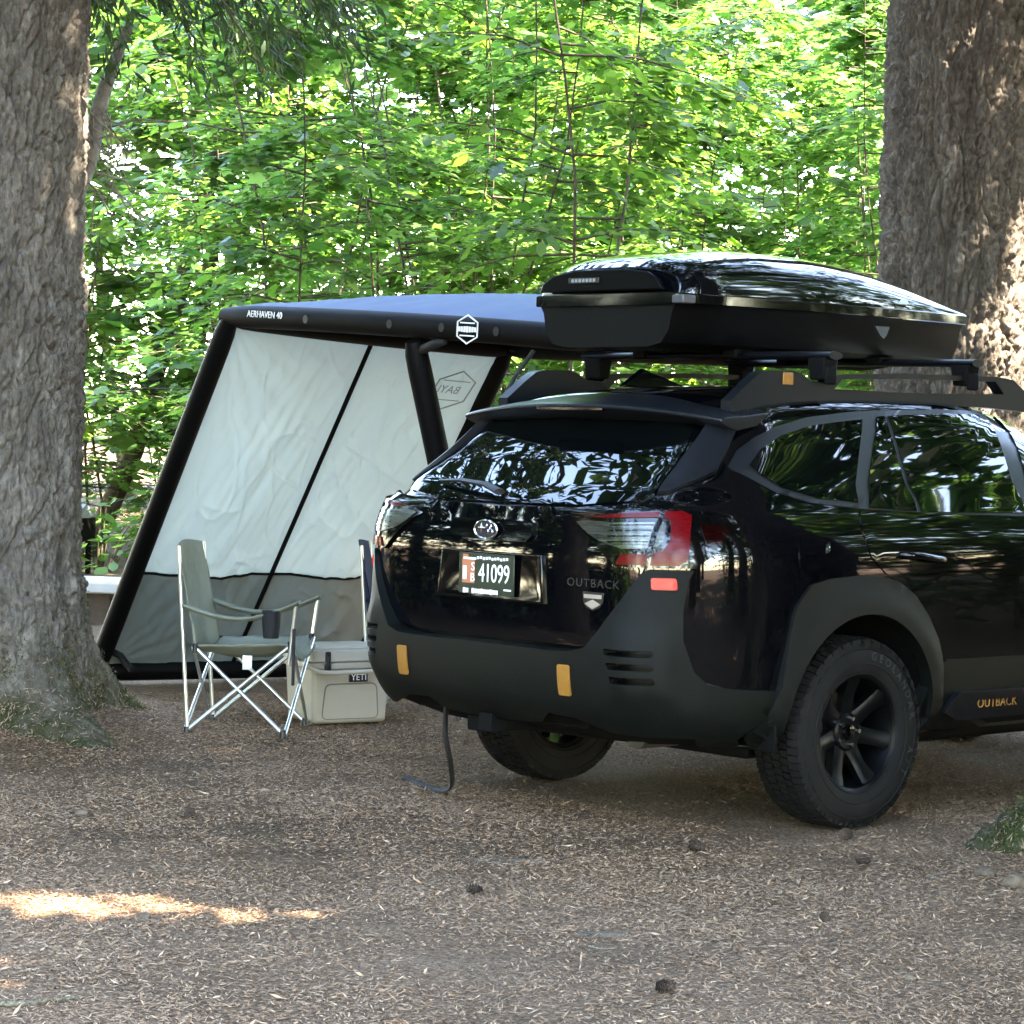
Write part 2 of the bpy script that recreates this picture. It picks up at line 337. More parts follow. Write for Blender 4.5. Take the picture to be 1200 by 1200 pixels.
# ------------------------------------------------------------------ leaves in bulk
MAPLE = np.array([(0, 0), (.05, -.38), (.28, -.26), (.55, -.52), (.56, -.22), (1, 0), (.56, .22), (.55, .52), (.28, .26), (.05, .38)])
HEX = np.array([(0, 0), (.25, -.33), (.6, -.33), (1, 0), (.6, .33), (.25, .33)])
DIA = np.array([(0, 0), (.45, -.5), (1, 0), (.45, .5)])
OVAL = np.array([(0, 0), (.3, -.25), (.65, -.22), (1, 0), (.65, .22), (.3, .25)])
def nrm(a): return a/np.maximum(np.linalg.norm(a, axis=-1, keepdims=True), 1e-9)
def leaf_arrays(P, D, N, L, W, tmpl, fold=.15):
    D = nrm(D); N = nrm(N-D*(N*D).sum(1, keepdims=True)); B = np.cross(N, D)
    k = len(tmpl); L = np.asarray(L)[:, None, None]; W = np.asarray(W)[:, None, None]
    V = P[:, None]+D[:, None]*tmpl[None, :, :1]*L+B[:, None]*tmpl[None, :, 1:]*W-N[:, None]*np.abs(tmpl[None, :, 1:])*W*fold
    F = np.arange(len(P)*k).reshape(-1, k)
    return V.reshape(-1, 3), F
def leaf_mesh(name, P, D, N, L, W, tmpl, fold=.15):
    V, F = leaf_arrays(P, D, N, L, W, tmpl, fold)
    return npmesh(name, V, F)

# forest floor litter: too many chips to count
def make_litter(n=760000):
    d = np.sqrt(RNG.uniform(5.7**2, 14.2**2, n)); u = RNG.uniform(-.225, .225, n)*d
    xy = C2+RT*u[:, None]+FW*d[:, None]
    keep = ~((np.abs(xy[:, 0]) < .95) & (np.abs(xy[:, 1]) < .4) & (RNG.random(n) < .9))
    xy = xy[keep]; n = len(xy)
    # needles gather in drifts
    den = .5+.3*np.sin(1.9*xy[:, 0]+.7*xy[:, 1])*np.sin(2.3*xy[:, 1]-.8*xy[:, 0])+.2*np.sin(7.1*xy[:, 0]+3*xy[:, 1])*np.sin(6.3*xy[:, 1]-2.8*xy[:, 0])
    k2 = RNG.random(n) < den; xy = xy[k2]; n = len(xy)
    a = RNG.uniform(0, 2*PI, n); el = RNG.normal(0, .22, n)
    D = np.stack([np.cos(a)*np.cos(el), np.sin(a)*np.cos(el), np.sin(el)], 1)
    N = np.stack([RNG.normal(0, .35, n), RNG.normal(0, .35, n), np.ones(n)], 1)
    L = RNG.gamma(2.6, .0050, n)+.007; Wd = np.where(RNG.random(n) < .95, RNG.uniform(.0017, .0047, n), np.minimum(L*RNG.uniform(.25, .6, n), .009))
    P = np.stack([xy[:, 0], xy[:, 1], gz(xy[:, 0], xy[:, 1])+.002+RNG.random(n)*.006], 1)
    me = leaf_mesh('litter', P, D, N, L, Wd, DIA, .2)
    o = link('litter', me, island_mat('litter_chips', [(.085, .046, .024), (.20, .115, .062), (.34, .21, .125), (.25, .16, .10), (.43, .285, .175), (.15, .083, .045), (.52, .365, .24), (.30, .185, .11), (.12, .065, .034)], .85))
    tag(o, 'brown needles and bark chips strewn over the campsite ground', 'litter', kind='stuff')
make_litter()

# ------------------------------------------------------------------ big fir trunks
def big_trunk(r0, lobes, seed, cw, ch, depth, zt=4.9, zmax=13., nth=340, nz=460, hollow=None, taper=.012, lean=(0, 0), warp=1.0):
    rng = np.random.default_rng(seed)
    circ = 2*PI*r0; na = max(6, int(round(circ/cw))); nb = int((zt+.6)/ch)+2
    seeds = []
    for i in range(na):
        for j in range(nb):
            a = (i+.5*(j % 2)+rng.uniform(-.38, .38)); b = j-1+rng.uniform(-.42, .42)
            for wv in (-na, 0, na): seeds.append((a+wv, b))
    kd = kdtree.KDTree(len(seeds))
    for q, (a, b) in enumerate(seeds): kd.insert((a, b, 0), q)
    kd.balance()
    nA = max(5, int(round(circ/(cw*2.1)))); cH = ch*3.2; sd2 = []
    for i in range(nA):
        for j in range(int((zt+.6)/cH)+3):
            a = (i+.5*(j % 2)+rng.uniform(-.45, .45)); b = j-1+rng.uniform(-.48, .48)
            for wv in (-nA, 0, nA): sd2.append((a+wv, b))
    k2 = kdtree.KDTree(len(sd2))
    for q, (a, b) in enumerate(sd2): k2.insert((a, b, 0), q)
    k2.balance()
    zs = np.concatenate([np.linspace(-.3, zt, nz), np.linspace(zt, zmax, 24)[1:]])
    V = np.zeros((len(zs), nth, 3)); sv = seed*7.3
    for iz, z in enumerate(zs):
        for k in range(nth):
            th = 2*PI*k/nth; cx, cy = math.cos(th), math.sin(th)
            r = r0*(1-taper*z)
            fl = 0
            for tl, A, h, wd in lobes:
                dth = (th-tl+PI) % (2*PI)-PI
                fl += A*math.exp(-(dth/wd)**2)*math.exp(-max(z, -.1)/h)
            r += fl+.05*math.exp(-max(z, 0)/.35)
            bz = 0
            if z < zt+.01:
                wv = noise.noise((cx*3+sv, cy*3, z*2.2))*warp; wv2 = noise.noise((cx*7, cy*7+sv, z*6))*warp*.5
                f = kd.find_n((th/(2*PI)*na+wv+wv2, z/ch+wv2*.8, 0), 2)
                e = min(1, (f[1][2]-f[0][2])/.24); e = e*(2-e)
                hp = ((f[0][1]*37) % 11)/11
                f2 = k2.find_n((th/(2*PI)*nA+wv*1.1+wv2*.7, z/cH+wv*.5, 0), 2); e2 = min(1, (f2[1][2]-f2[0][2])/.17); e2 = e2*(2-e2)
                bz = depth*(e*(.25+.65*hp)+.95*e2-1.0)
                bz += depth*.5*noise.noise((cx*20, cy*20+sv, z*14))+depth*.45*noise.noise((cx*46+sv, cy*46, z*26))+depth*.4*noise.noise((cx*95+sv, cy*95, z*45))+fl*.35*noise.noise((cx*5+sv, cy*5, z*5))+fl*.12*noise.noise((cx*16, cy*16, z*14))
                bz *= 1-.45*min(1, fl/.15)
            r += bz+.02*noise.noise((cx*1.5+sv, cy*1.5, z*.8))
            if hollow:
                dth = ((th-hollow[0]+PI) % (2*PI)-PI)*r0; dz = z-hollow[1]
                wob = .02*noise.noise((z*9, 3, sv))
                r -= hollow[4]*math.exp(-(((dth+wob)/hollow[2])**4+(dz/hollow[3])**4))
            V[iz, k] = (cx*r+lean[0]*z, cy*r+lean[1]*z, z)
    n = len(zs); idx = np.arange(n*nth).reshape(n, nth); nx = np.roll(idx, -1, 1)
    F = np.stack([idx[:-1], nx[:-1], nx[1:], idx[1:]], -1).reshape(-1, 4)
    return npmesh('trunk', V.reshape(-1, 3), F, True)
rad = math.radians
tl = thing('fir_tree', 'thick grey-barked fir with mossy flared roots beside the green folding chair', 'tree', (TREE_L[0], TREE_L[1], .0))
link('trunk', big_trunk(.405, [(rad(-6), .70, .26, .34), (rad(30), .14, .3, .35), (rad(70), .42, .24, .30), (rad(125), .4, .25, .4), (rad(-60), .45, .28, .42), (rad(-120), .4, .3, .5), (rad(180), .4, .3, .4)], 3, .050, .13, .034, nth=400, nz=560, hollow=(rad(24), .76, .04, .14, .20)), MT['bark'], tl)
tr = thing('fir_tree', 'brown furrowed fir trunk rising behind the car roof box', 'tree', (TREE_R[0], TREE_R[1], .0))
link('trunk', big_trunk(.43, [(rad(a), .3, .3, .4) for a in (0, 70, 140, 210, 290)], 5, .050, .19, .040, taper=.02, warp=.45, nth=380, nz=560), MT['bark_r'], tr)
tn = thing('fir_tree', 'mossy tree root of a fir standing beside the rear wheel', 'tree', (TREE_N[0], TREE_N[1], .0))
link('trunk', big_trunk(.36, [(rad(-133), .64, .55, .40), (rad(-75), .35, .3, .4), (rad(150), .2, .25, .35), (rad(60), .4, .3, .4), (rad(0), .35, .3, .4)], 9, .09, .2, .045, nth=200, nz=260), MT['bark_moss'], tn)

def root_cover(root, seed, n_l, n_m, zl, zm):
    rng = np.random.default_rng(seed); tm = [c for c in root.children if c.name.startswith('trunk')][0].data
    V = np.empty(len(tm.vertices)*3, np.float32); tm.vertices.foreach_get('co', V); V = V.reshape(-1, 3).astype(float)
    Nn = np.empty(len(V)*3, np.float32); tm.vertices.foreach_get('normal', Nn); Nn = Nn.reshape(-1, 3).astype(float)
    gl = gz(V[:, 0]+root.location.x, V[:, 1]+root.location.y)
    h = V[:, 2]-gl
    for nm, n, zz, mt in (('root_litter', n_l, zl, MT['rootlitter']), ('moss', n_m, zm, MT['moss'])):
        pr = np.clip(1-h/zz, 0, 1)**1.5*(h > -.02)*np.clip(Nn[:, 2]+.35, 0, 1)
        if nm == 'moss': pr = pr*np.array([max(0, noise.noise((v[0]*4+seed, v[1]*4, v[2]*4))+.15) if q > 0 else 0 for v, q in zip(V, pr)])
        k = rng.choice(len(V), n, p=pr/pr.sum()); P = V[k]+rng.normal(0, .008, (n, 3)); N_ = Nn[k]
        if nm == 'moss':
            D = N_+rng.normal(0, .6, (n, 3)); L = rng.uniform(.008, .022, n); W = L*.35; NN = rng.normal(0, 1, (n, 3))
        else:
            D = np.cross(N_, rng.normal(0, 1, (n, 3))); L = rng.gamma(2.6, .006, n)+.008; W = rng.uniform(.0015, .006, n); NN = N_+rng.normal(0, .25, (n, 3)); P = P+N_*.004
        o = link(nm, leaf_mesh(nm, P, D, NN, L, W, DIA, .2), mt, root); o['kind'] = 'stuff'
MT['rootlitter'] = island_mat('root_litter', [(.07, .045, .027), (.15, .10, .062), (.24, .175, .12), (.32, .245, .175), (.12, .075, .045)], .85)
MT['moss'] = island_mat('moss_tufts', [(.035, .036, .012), (.06, .066, .02), (.09, .10, .03), (.09, .07, .035)], .8, .2, [(.07, .09, .02), (.12, .14, .04)], .2)
root_cover(tl, 1, 9000, 12000, .36, .62); root_cover(tn, 2, 7000, 12000, .35, .8)
# ------------------------------------------------------------------ fir crowns
def fir_sprays(rng, z0, z1, rmax, nb, per, bias=None):
    P, D, N = [], [], []; br = []
    for b in range(nb):
        f = rng.random()**1.2; z = z0+(z1-z0)*f; L = rmax*(1-f)**.65*rng.uniform(.65, 1.1)+.3; ph = rng.uniform(0, 2*PI)
        dr = rng.uniform(.15, .45)*L; up = rng.uniform(0, .15)*L
        k = int(per*L/rmax)+4; s = rng.uniform(.12, 1, k)**.7
        lat = rng.normal(0, 1, k)*.2*L*(1.1-s)
        rx = s*L; zz = z+up*s-dr*s*s
        e1 = np.array((math.cos(ph), math.sin(ph), 0)); e2 = np.array((-math.sin(ph), math.cos(ph), 0))
        p = e1*rx[:, None]+e2*lat[:, None]; p[:, 2] = zz-.12*np.abs(lat)+rng.normal(0, .05, k)
        d = e1*rng.uniform(.3, 1, (k, 1))+e2*(np.sign(lat)*rng.uniform(.2, .9, k))[:, None]; d[:, 2] = -rng.uniform(.05, .6, k)
        P.append(p); D.append(d); N.append(np.stack([rng.normal(0, .35, k), rng.normal(0, .35, k), np.ones(k)], 1))
        br.append([(0, 0, z), tuple(e1*L*.5+np.array((0, 0, z+up*.5-dr*.25))), tuple(e1*L*.95+np.array((0, 0, z+up-dr*.9)))])
    return np.concatenate(P), np.concatenate(D), np.concatenate(N), br
SHADE_GAPS = []   # (point, radius): crown sprays are cut away to let sun onto these chosen spots
def gap(x, y, z, r): SHADE_GAPS.append((np.array((x, y, z)), r))
S_ = np.array(SUN)
def cull(P, rng):
    keep = np.ones(len(P), bool)
    for q, r in SHADE_GAPS:
        v = P-q; al = v@S_; dist = np.linalg.norm(v-al[:, None]*S_, axis=1)
        keep &= ~((dist < r) & (al > 0))
    # most sprays that would shade the forest behind are dropped to keep it sunlit
    t_ = (P[:, 2]-1.5)/S_[2]; g = P-t_[:, None]*S_; d = (g[:, :2]-C2)@FW
    keep &= ~((d > 17.6) & (rng.random(len(P)) < .8))
    v = P-np.array(CAM); zc = -(v@np.array(CR[2])); px = 600+3100*(v@np.array(CR[0]))/np.maximum(zc, .1); py_ = 600-3100*(v@np.array(CR[1]))/np.maximum(zc, .1)
    keep &= ~((zc > 0) & (py_ > -70) & (px > -80) & (px < 1280))   # no low boughs across the clearing
    return keep
for k in range(12):   # sun fleck band on the ground
    g_ = ud(-1.62+k*.092, 8.02-.012*k+.13*math.sin(k*2.3)); gap(g_[0], g_[1], 0, (.15, .09, .17, .12)[k % 4])
# lit flank of the left trunk, of the right trunk and flecks by the far side of the car
gap(TREE_L[0]+.36, TREE_L[1]+.30, 3.1, .22); gap(TREE_L[0]+.36, TREE_L[1]+.30, 2.7, .12); gap(TREE_L[0]+.7, TREE_L[1]+.75, 3.0, .3)
for zz in (1.75, 2.0, 2.25, 2.5): gap(TREE_R[0]+.38, TREE_R[1]+.22, zz, .25)
g_ = ud(-.47, 13.5); gap(g_[0], g_[1], 0, .09); gap(-2.75, -1.35, .05, .07)

def add_crown(root, seed, z0, z1, rmax, nb, per, trunk_r=None):
    rng = np.random.default_rng(seed)
    P, D, N, br = fir_sprays(rng, z0, z1, rmax, nb, per)
    off = np.array(root.location)
    k = cull(P+off, rng); P, D, N = P[k], D[k], N[k]; n = len(P)
    cr = link('crown', leaf_mesh('crown', P, D, N, rng.uniform(.22, .42, n), rng.uniform(.07, .15, n), DIA, .1), MT['needle'], root)
    bm = bmesh.new()
    for b in br: tube(bm, b, [.035, .022, .006], 5, False)
    bm_obj('branches', bm, MT['stem'], root)['kind'] = 'stuff'
    return cr
add_crown(tl, 21, 4.6, 15, 4.2, 80, 170)
add_crown(tr, 22, 5.2, 17, 4.4, 90, 180)
add_crown(tn, 23, 7.4, 15.5, 6.0, 115, 240)  # crown out of view, spread wide to shade the awning wall

# simple full firs, shared meshes, round the site (they shade it and are mirrored in the paint)
def plain_trunk(rng, h, r):
    bm = bmesh.new(); pts = [(rng.normal(0, .04)*i, rng.normal(0, .04)*i, -.2+h*i/7) for i in range(8)]
    tube(bm, pts, [r*(1.25 if i == 0 else 1)*(1-.8*i/7) for i in range(8)], 14)
    me = bpy.data.meshes.new('trunk'); bm.to_mesh(me); bm.free(); me.polygons.foreach_set('use_smooth', np.ones(len(me.polygons), bool)); me.materials.append(MT['bark_r'])
    return me
def shade_fir(x, y, seed, label, i=0):  # unseen fir added to block the sun over the site
    o = thing('fir_tree', label, 'tree', (x, y, G(x, y))); rng = np.random.default_rng(seed)
    link('trunk', plain_trunk(rng, 17, .34), None, o)
    add_crown(o, seed+50, *((5.0, 15, 4.5) if i not in (0, 3) else (7.5, 17, 4.8)), 95, 200); return o
for i, (x, y) in enumerate(((6.6, 2.6), (9.6, -1.6), (9.4, 2.6), (1.8, 8.8), (7.3, -1.9))):
    shade_fir(x, y, 31+i, ['tall dark fir off the right side of the car', 'tall dark fir beside the foreground gravel', 'tall dark fir across the track from the rear wheel', 'tall dark fir at the back of the site', 'tall dark fir close to the gravel foreground on the sun side', 'tall dark fir behind the second fir off the bonnet', 'tall dark fir right beside the front door'][i], i)

FIRP = []
for k in range(2):
    rng = np.random.default_rng(60+k); P, D, N, br = fir_sprays(rng, 2.2, 15, 3.4, 80, 110); n = len(P)
    cm = leaf_mesh('crown', P, D, N, rng.uniform(.3, .5, n), rng.uniform(.1, .2, n), DIA, .1); cm.materials.append(MT['needle'])
    FIRP.append((plain_trunk(rng, 15, .26), cm))
def place_fir(x, y, k, s, label, group):
    o = thing('fir_tree', label, 'tree', (x, y, G(x, y)-.02), random.uniform(0, 6.28), group); o.scale = (s, s, s)
    link('trunk', FIRP[k][0], None, o); link('crown', FIRP[k][1], None, o); return o

# ------------------------------------------------------------------ maples
def maple_proto(seed, h, nbr, spread, size, tmpl, per, zlow=.5, stems=1, rs=.014):
    rng = np.random.default_rng(seed); bm = bmesh.new(); P, D, N = [], [], []
    for st in range(stems):
        lean = rng.normal(0, .12, 2)+(rng.normal(0, .16, 2) if stems > 1 else 0); b0 = rng.normal(0, .12, 2)*(stems > 1)
        def spine(z): return np.array((b0[0]+lean[0]*z+.13*math.sin(z*.9+seed+st)+.04*math.sin(z*2.6+seed), b0[1]+lean[1]*z+.13*math.cos(z*.8+seed*2+st)+.04*math.cos(z*2.3+st), z))
        zs = np.linspace(-.1, h, 12); tube(bm, [tuple(spine(z)) for z in zs], [rs*(1-.8*i/11) for i in range(12)], 7)
        for b in range(nbr//stems):
            z = zlow+(h-zlow)*rng.random()**.85; ph = rng.uniform(0, 2*PI); L = spread*rng.uniform(.5, 1.1)*(1.15-.6*z/h)
            e1 = np.array((math.cos(ph), math.sin(ph), 0)); e2 = np.array((-e1[1], e1[0], 0)); up = rng.uniform(.05, .4); s0 = spine(z)
            def bp(s): return s0+e1*L*s+np.array((0, 0, L*(up*s-.35*s*s)))
            tube(bm, [tuple(bp(s)) for s in (0, .35, .7, 1)], [.009, .006, .004, .002], 4, False)
            k = int(per*rng.uniform(.7, 1.3)); s = rng.uniform(.2, 1.05, k)
            lat = rng.normal(0, .3, k)*L*.55*(1.15-s*.6)
            p = s0+e1*(L*s)[:, None]+e2*lat[:, None]; p[:, 2] += L*(up*s-.35*s*s)+rng.normal(0, .04, k)-.1*np.abs(lat)
            d = e1*rng.uniform(.2, 1, (k, 1))+e2*(np.sign(lat)*rng.uniform(.1, 1, k))[:, None]; d[:, 2] = -rng.uniform(0, .5, k)
            nn = np.stack([rng.normal(0, .24, k), rng.normal(0, .24, k), np.ones(k)], 1)
            P.append(p); D.append(d); N.append(nn)
    me = bpy.data.meshes.new('trunk'); bm.to_mesh(me); bm.free(); me.polygons.foreach_set('use_smooth', np.ones(len(me.polygons), bool)); me.materials.append(MT['stem'])
    P = np.concatenate(P); D = np.concatenate(D); N = np.concatenate(N); n = len(P)
    L = size*np.where(rng.random(n) < .14, rng.uniform(1.2, 1.75, n), rng.uniform(.5, 1.15, n))
    cm = leaf_mesh('crown', P, D, N, L, L*rng.uniform(.85, 1.1, n), tmpl, .18)
    return me, cm
MAP = [maple_proto(100+k, 5.6+.5*(k % 3), 60, 1.35, .115, MAPLE if k % 2 == 0 else OVAL, 56, .4, 1+k % 3) for k in range(5)]
MT['leaf_b'] = island_mat('alder_leaf', [(.028, .07, .02), (.05, .12, .03), (.08, .16, .03)], .4, .5, [(.10, .25, .03), (.18, .36, .04), (.30, .46, .07)], .6)
for q, (a, b) in enumerate(MAP): b.materials.append(MT['leaf'] if q % 2 == 0 else MT['leaf_b'])
BIG = [maple_proto(200+k, 10.5, 70, 2.6, .24, HEX, 46, .8, 1, .09) for k in range(3)]
for a, b in BIG: b.materials.append(MT['leaf_far'])
def place(protos, x, y, k, s, name, label, group, sz=None):
    o = thing(name, label, 'tree', (x, y, G(x, y)-.02), random.uniform(0, 6.28), group); o.scale = (s, s, sz or s)
    link('trunk', protos[k][0], None, o); link('crown', protos[k][1], None, o); return o
rng = np.random.default_rng(5)
LM = 'slender young maple with tiers of bright green leaves at the forest edge'
cnt = 0
for d in np.arange(18.2, 29, 1.2):
    m_ = max(3, int(.5*d/1.4))
    for j in range(m_):
        u = (-.25+.5*(j+rng.uniform(.15, .85))/m_)*d; dd = d+rng.uniform(-.4, .4)
        px = 600+3100*u/dd
        if px < 270 and dd < 25.3: continue
        if dd < 19.5 and px > 930: continue
        xy = ud(u, dd); place(MAP, xy[0], xy[1], cnt % 5, rng.uniform(.75, 1.15), 'maple_sapling', LM, 'young maples at the forest edge'); cnt += 1
for j in range(21):
    d = rng.uniform(30, 42); u = (-.27+.54*(j+rng.random())/21)*d; xy = ud(u, d)
    place(BIG, xy[0], xy[1], j % 3, rng.uniform(.85, 1.2), 'broadleaf_tree', 'leafy broadleaf tree deep in the sunlit forest', 'broadleaf trees deep in the forest')
# young firs with brown trunks standing among the maples on the far left
for u_, d_, s_ in ((-4.15, 26.8, 1.25), (-3.5, 27.6, 1.1), (1.4, 29.5, 1.2)):
    xy = ud(u_, d_); place(BIG, xy[0], xy[1], 1, s_, 'broadleaf_tree', 'brown-stemmed tree standing among the young maples', 'brown stems among the maples')
# round the other sides of the clearing
k = 0
for ang in np.arange(0, 360, 20):
    for rr_ in (17, 23):
        a = rad(ang+rng.uniform(-6, 6)); r = rr_+rng.uniform(-1.5, 1.5); x, y = 1+r*math.cos(a), -1+r*math.sin(a)
        v = np.array((x, y))-C2; d = v@FW; u = v@RT
        if d > 0 and abs(u) < .36*d+1.5: continue
        if np.hypot(*v) < 3.5: continue
        if rr_ == 17 and k % 2 and not 185 < ang < 275: k += 1; continue
        if k % 3 != 2: place_fir(x, y, k % 2, rng.uniform(.8, 1.15), 'dark full-crowned fir at the rim of the clearing', 'firs round the clearing')
        else: place(BIG, x, y, k % 3, rng.uniform(.8, 1.1), 'broadleaf_tree', 'leafy broadleaf tree at the rim of the clearing', 'broadleaf trees round the clearing')
        k += 1

for j, (x, y) in enumerate([(-9.5+1.1*q, -6.2-1.0*q+1.3*math.sin(q*2.2)) for q in range(10)]+[(-7.5+1.5*q, -10.5-.9*q) for q in range(6)]):  # unseen rim planting added so the tailgate mirrors dark foliage
    v = np.array((x, y))-C2
    if v@FW > 0 and abs(v@RT) < .26*(v@FW)+1.2: continue
    if np.hypot(*v) < 4: continue
    if j % 2: place_fir(x, y, j % 2, .62+.1*(j % 3), 'bushy young fir at the near rim of the clearing', 'young firs at the near rim')
    else: place(MAP, x, y, j % 5, 1.1, 'maple_sapling', 'young maple at the near rim of the clearing', 'young maples at the near rim')
for j in range(12):  # unseen maples added for the car flank to mirror instead of pale horizon
    u, d = 6.8+.9*(j % 4)+.3*j*.1, 7.5+1.05*j; x, y = ud(u+.12*d, d)
    place(MAP, x, y, j % 5, .8, 'maple_sapling', 'low young maple on the far side of the car flank', 'low maples beyond the car')
SHRUB = [(-8.6+.62*q+.4*math.sin(q*3.1), -3.4-.5*q+.5*math.sin(q*1.7)) for q in range(15)]+[(7.6-.42*q+.3*math.sin(q*2.7), 1.6+.62*q) for q in range(12)]  # unseen shrub lines added to darken reflections in tail and flank
for j, (x, y) in enumerate(SHRUB):
    v = np.array((x, y))-C2
    if v@FW > 0 and abs(v@RT) < .24*(v@FW)+1.0 or np.hypot(*v) < 3.2: continue
    o = place(MAP, x, y, j % 5, 1.0, 'maple_sapling', 'bushy low maple off to the side of the campsite', 'bushy maples beside the campsite', .42)
for j, (x, y) in enumerate(((9.5, 7.2), (11.5, 9.5), (8.2, 10.5), (12.8, 6.0), (6.4, 11.6), (10.2, 12.4), (14.5, 9.0), (13.5, 2.8), (5.9, 7.3), (4.2, 10.0))):  # unseen trees added to cover bright horizon sky in the car reflections
    place(BIG, x, y, j % 3, .95, 'broadleaf_tree', 'leafy broadleaf tree ahead of the car off the track', 'broadleaf trees ahead of the car')
place_fir(-3.5, -5.9, 0, .9, 'dark fir standing on the far side of the fir roots', None)  # added out of view so the tailgate mirrors something dark
# low plants along the edge of the gravel
def plant_proto(seed, n, size, hgt):
    rng = np.random.default_rng(seed); P, D, N = [], [], []
    for i in range(n):
        a = rng.uniform(0, 2*PI); r = rng.uniform(0, .38); z = rng.uniform(.12, hgt)*(1.1-r)
        P.append((r*math.cos(a), r*math.sin(a), z)); D.append((math.cos(a+rng.normal(0, .5)), math.sin(a+rng.normal(0, .5)), rng.uniform(-.4, .2))); N.append((rng.normal(0, .3), rng.normal(0, .3), 1))
    bm = bmesh.new()
    for i in range(0, n, 4): tube(bm, [(P[i][0]*.3, P[i][1]*.3, -.03), (P[i][0]*.7, P[i][1]*.7, P[i][2]*.7), P[i]], [.006, .004, .002], 4, False)
    sm = bpy.data.meshes.new('stems'); bm.to_mesh(sm); bm.free(); sm.materials.append(MT['stem'])
    L = size*rng.uniform(.6, 1.2, n); me = leaf_mesh('leaves', np.array(P), np.array(D), np.array(N), L, L*.9, OVAL, .2); me.materials.append(MT['fern'])
    return sm, me
PL = [plant_proto(300+k, 70, .15, .55) for k in range(3)]
for j in range(36):  # unseen rows added to keep sunlit ground out of the tailgate reflection
    x, y = -7.6+.42*(j % 18)+.3*math.sin(j*2.1), -4.6-.33*(j % 18)-1.2*(j//18)+.3*math.sin(j*1.3); v = np.array((x, y))-C2
    if v@FW > 0 and abs(v@RT) < .24*(v@FW)+.8 or np.hypot(*v) < 2.5: continue
    o = thing('ground_plant', 'knee-high leafy plant on the open side of the campsite', 'plant', (x, y, G(x, y)), j, 'leafy plants on the open side'); o.scale = (2.1, 2.1, 1.7)
    link('stems', PL[j % 3][0], None, o); link('leaves', PL[j % 3][1], None, o)
for j in range(64):
    d = 24.3+2.6*rng.random()**1.5; u = rng.uniform(-.23, .2)*d
    if j > 40: d = rng.uniform(17.6, 19.5); u = rng.uniform(-.05, .2)*d
    xy = ud(u, d); s = rng.uniform(.8, 1.5)
    o = thing('ground_plant', 'low broad-leaved plant growing along the forest floor edge', 'plant', (xy[0], xy[1], G(*xy)), rng.uniform(0, 6), 'low plants along the forest edge'); o.scale = (s, s, s)
    link('stems', PL[j % 3][0], None, o); link('leaves', PL[j % 3][1], None, o)

# ================================================================== CAR (x right, y forward, rear axle at the origin)
car = thing('car', 'black station wagon with charcoal cladding and a roof box', 'car')
def pchip(xs, ys):
    xs = np.asarray(xs, float); ys = np.asarray(ys, float); h = np.diff(xs); dl = np.diff(ys)/h; d = np.zeros(len(xs))
    for i in range(1, len(xs)-1):
        if dl[i-1]*dl[i] > 0:
            w1, w2 = 2*h[i]+h[i-1], h[i]+2*h[i-1]; d[i] = (w1+w2)/(w1/dl[i-1]+w2/dl[i])
    d[0], d[-1] = dl[0], dl[-1]
    def f(x):
        i = np.clip(np.searchsorted(xs, x)-1, 0, len(xs)-2); t_ = (x-xs[i])/h[i]
        return ((1+2*t_)*(1-t_)**2*ys[i]+t_*(1-t_)**2*h[i]*d[i]+t_*t_*(3-2*t_)*ys[i+1]+t_*t_*(t_-1)*h[i]*d[i+1])
    return f
ROWS = [  # z, w, yr, yf, Rx, Ry, bow
 (.355, .80, -.80, 3.40, .26, .40, .06), (.39, .85, -.93, 3.58, .27, .42, .06), (.46, .880, -1.00, 3.68, .28, .45, .06), (.60, .896, -1.038, 3.72, .29, .46, .06),
 (.80, .905, -1.047, 3.72, .29, .46, .06), (.95, .910, -1.048, 3.66, .29, .46, .06), (1.03, .908, -1.046, 3.45, .29, .46, .06), (1.08, .900, -1.042, 3.0, .29, .46, .06),
 (1.13, .884, -1.034, 2.45, .29, .46, .06), (1.18, .864, -1.02, 2.22, .28, .46, .06), (1.22, .846, -.975, 2.10, .27, .45, .06), (1.30, .812, -.885, 1.95, .18, .40, .05),
 (1.40, .768, -.775, 1.72, .17, .36, .05), (1.50, .722, -.665, 1.46, .16, .32, .05), (1.56, .690, -.60, 1.30, .15, .28, .05), (1.60, .655, -.55, 1.16, .15, .26, .045),
 (1.625, .61, -.505, 1.05, .14, .25, .04), (1.642, .54, -.46, .95, .13, .24, .03), (1.652, .44, -.43, .9, .12, .22, .02), (1.659, .30, -.41, .86, .10, .2, .01), (1.662, .12, -.40, .84, .05, .1, .005), (1.6625, .01, -.40, .83, .004, .05, .001)]
VI = np.arange(len(ROWS)); TB = [pchip(VI, [r[k] for r in ROWS]) for k in range(7)]
VD = np.linspace(0, len(ROWS)-1, 3000); ZD = TB[0](VD)
def z2v(z): return float(np.interp(z, ZD, VD))
_rc = {}
_a = np.linspace(0, PI/2, 90); NE = 2/2.15
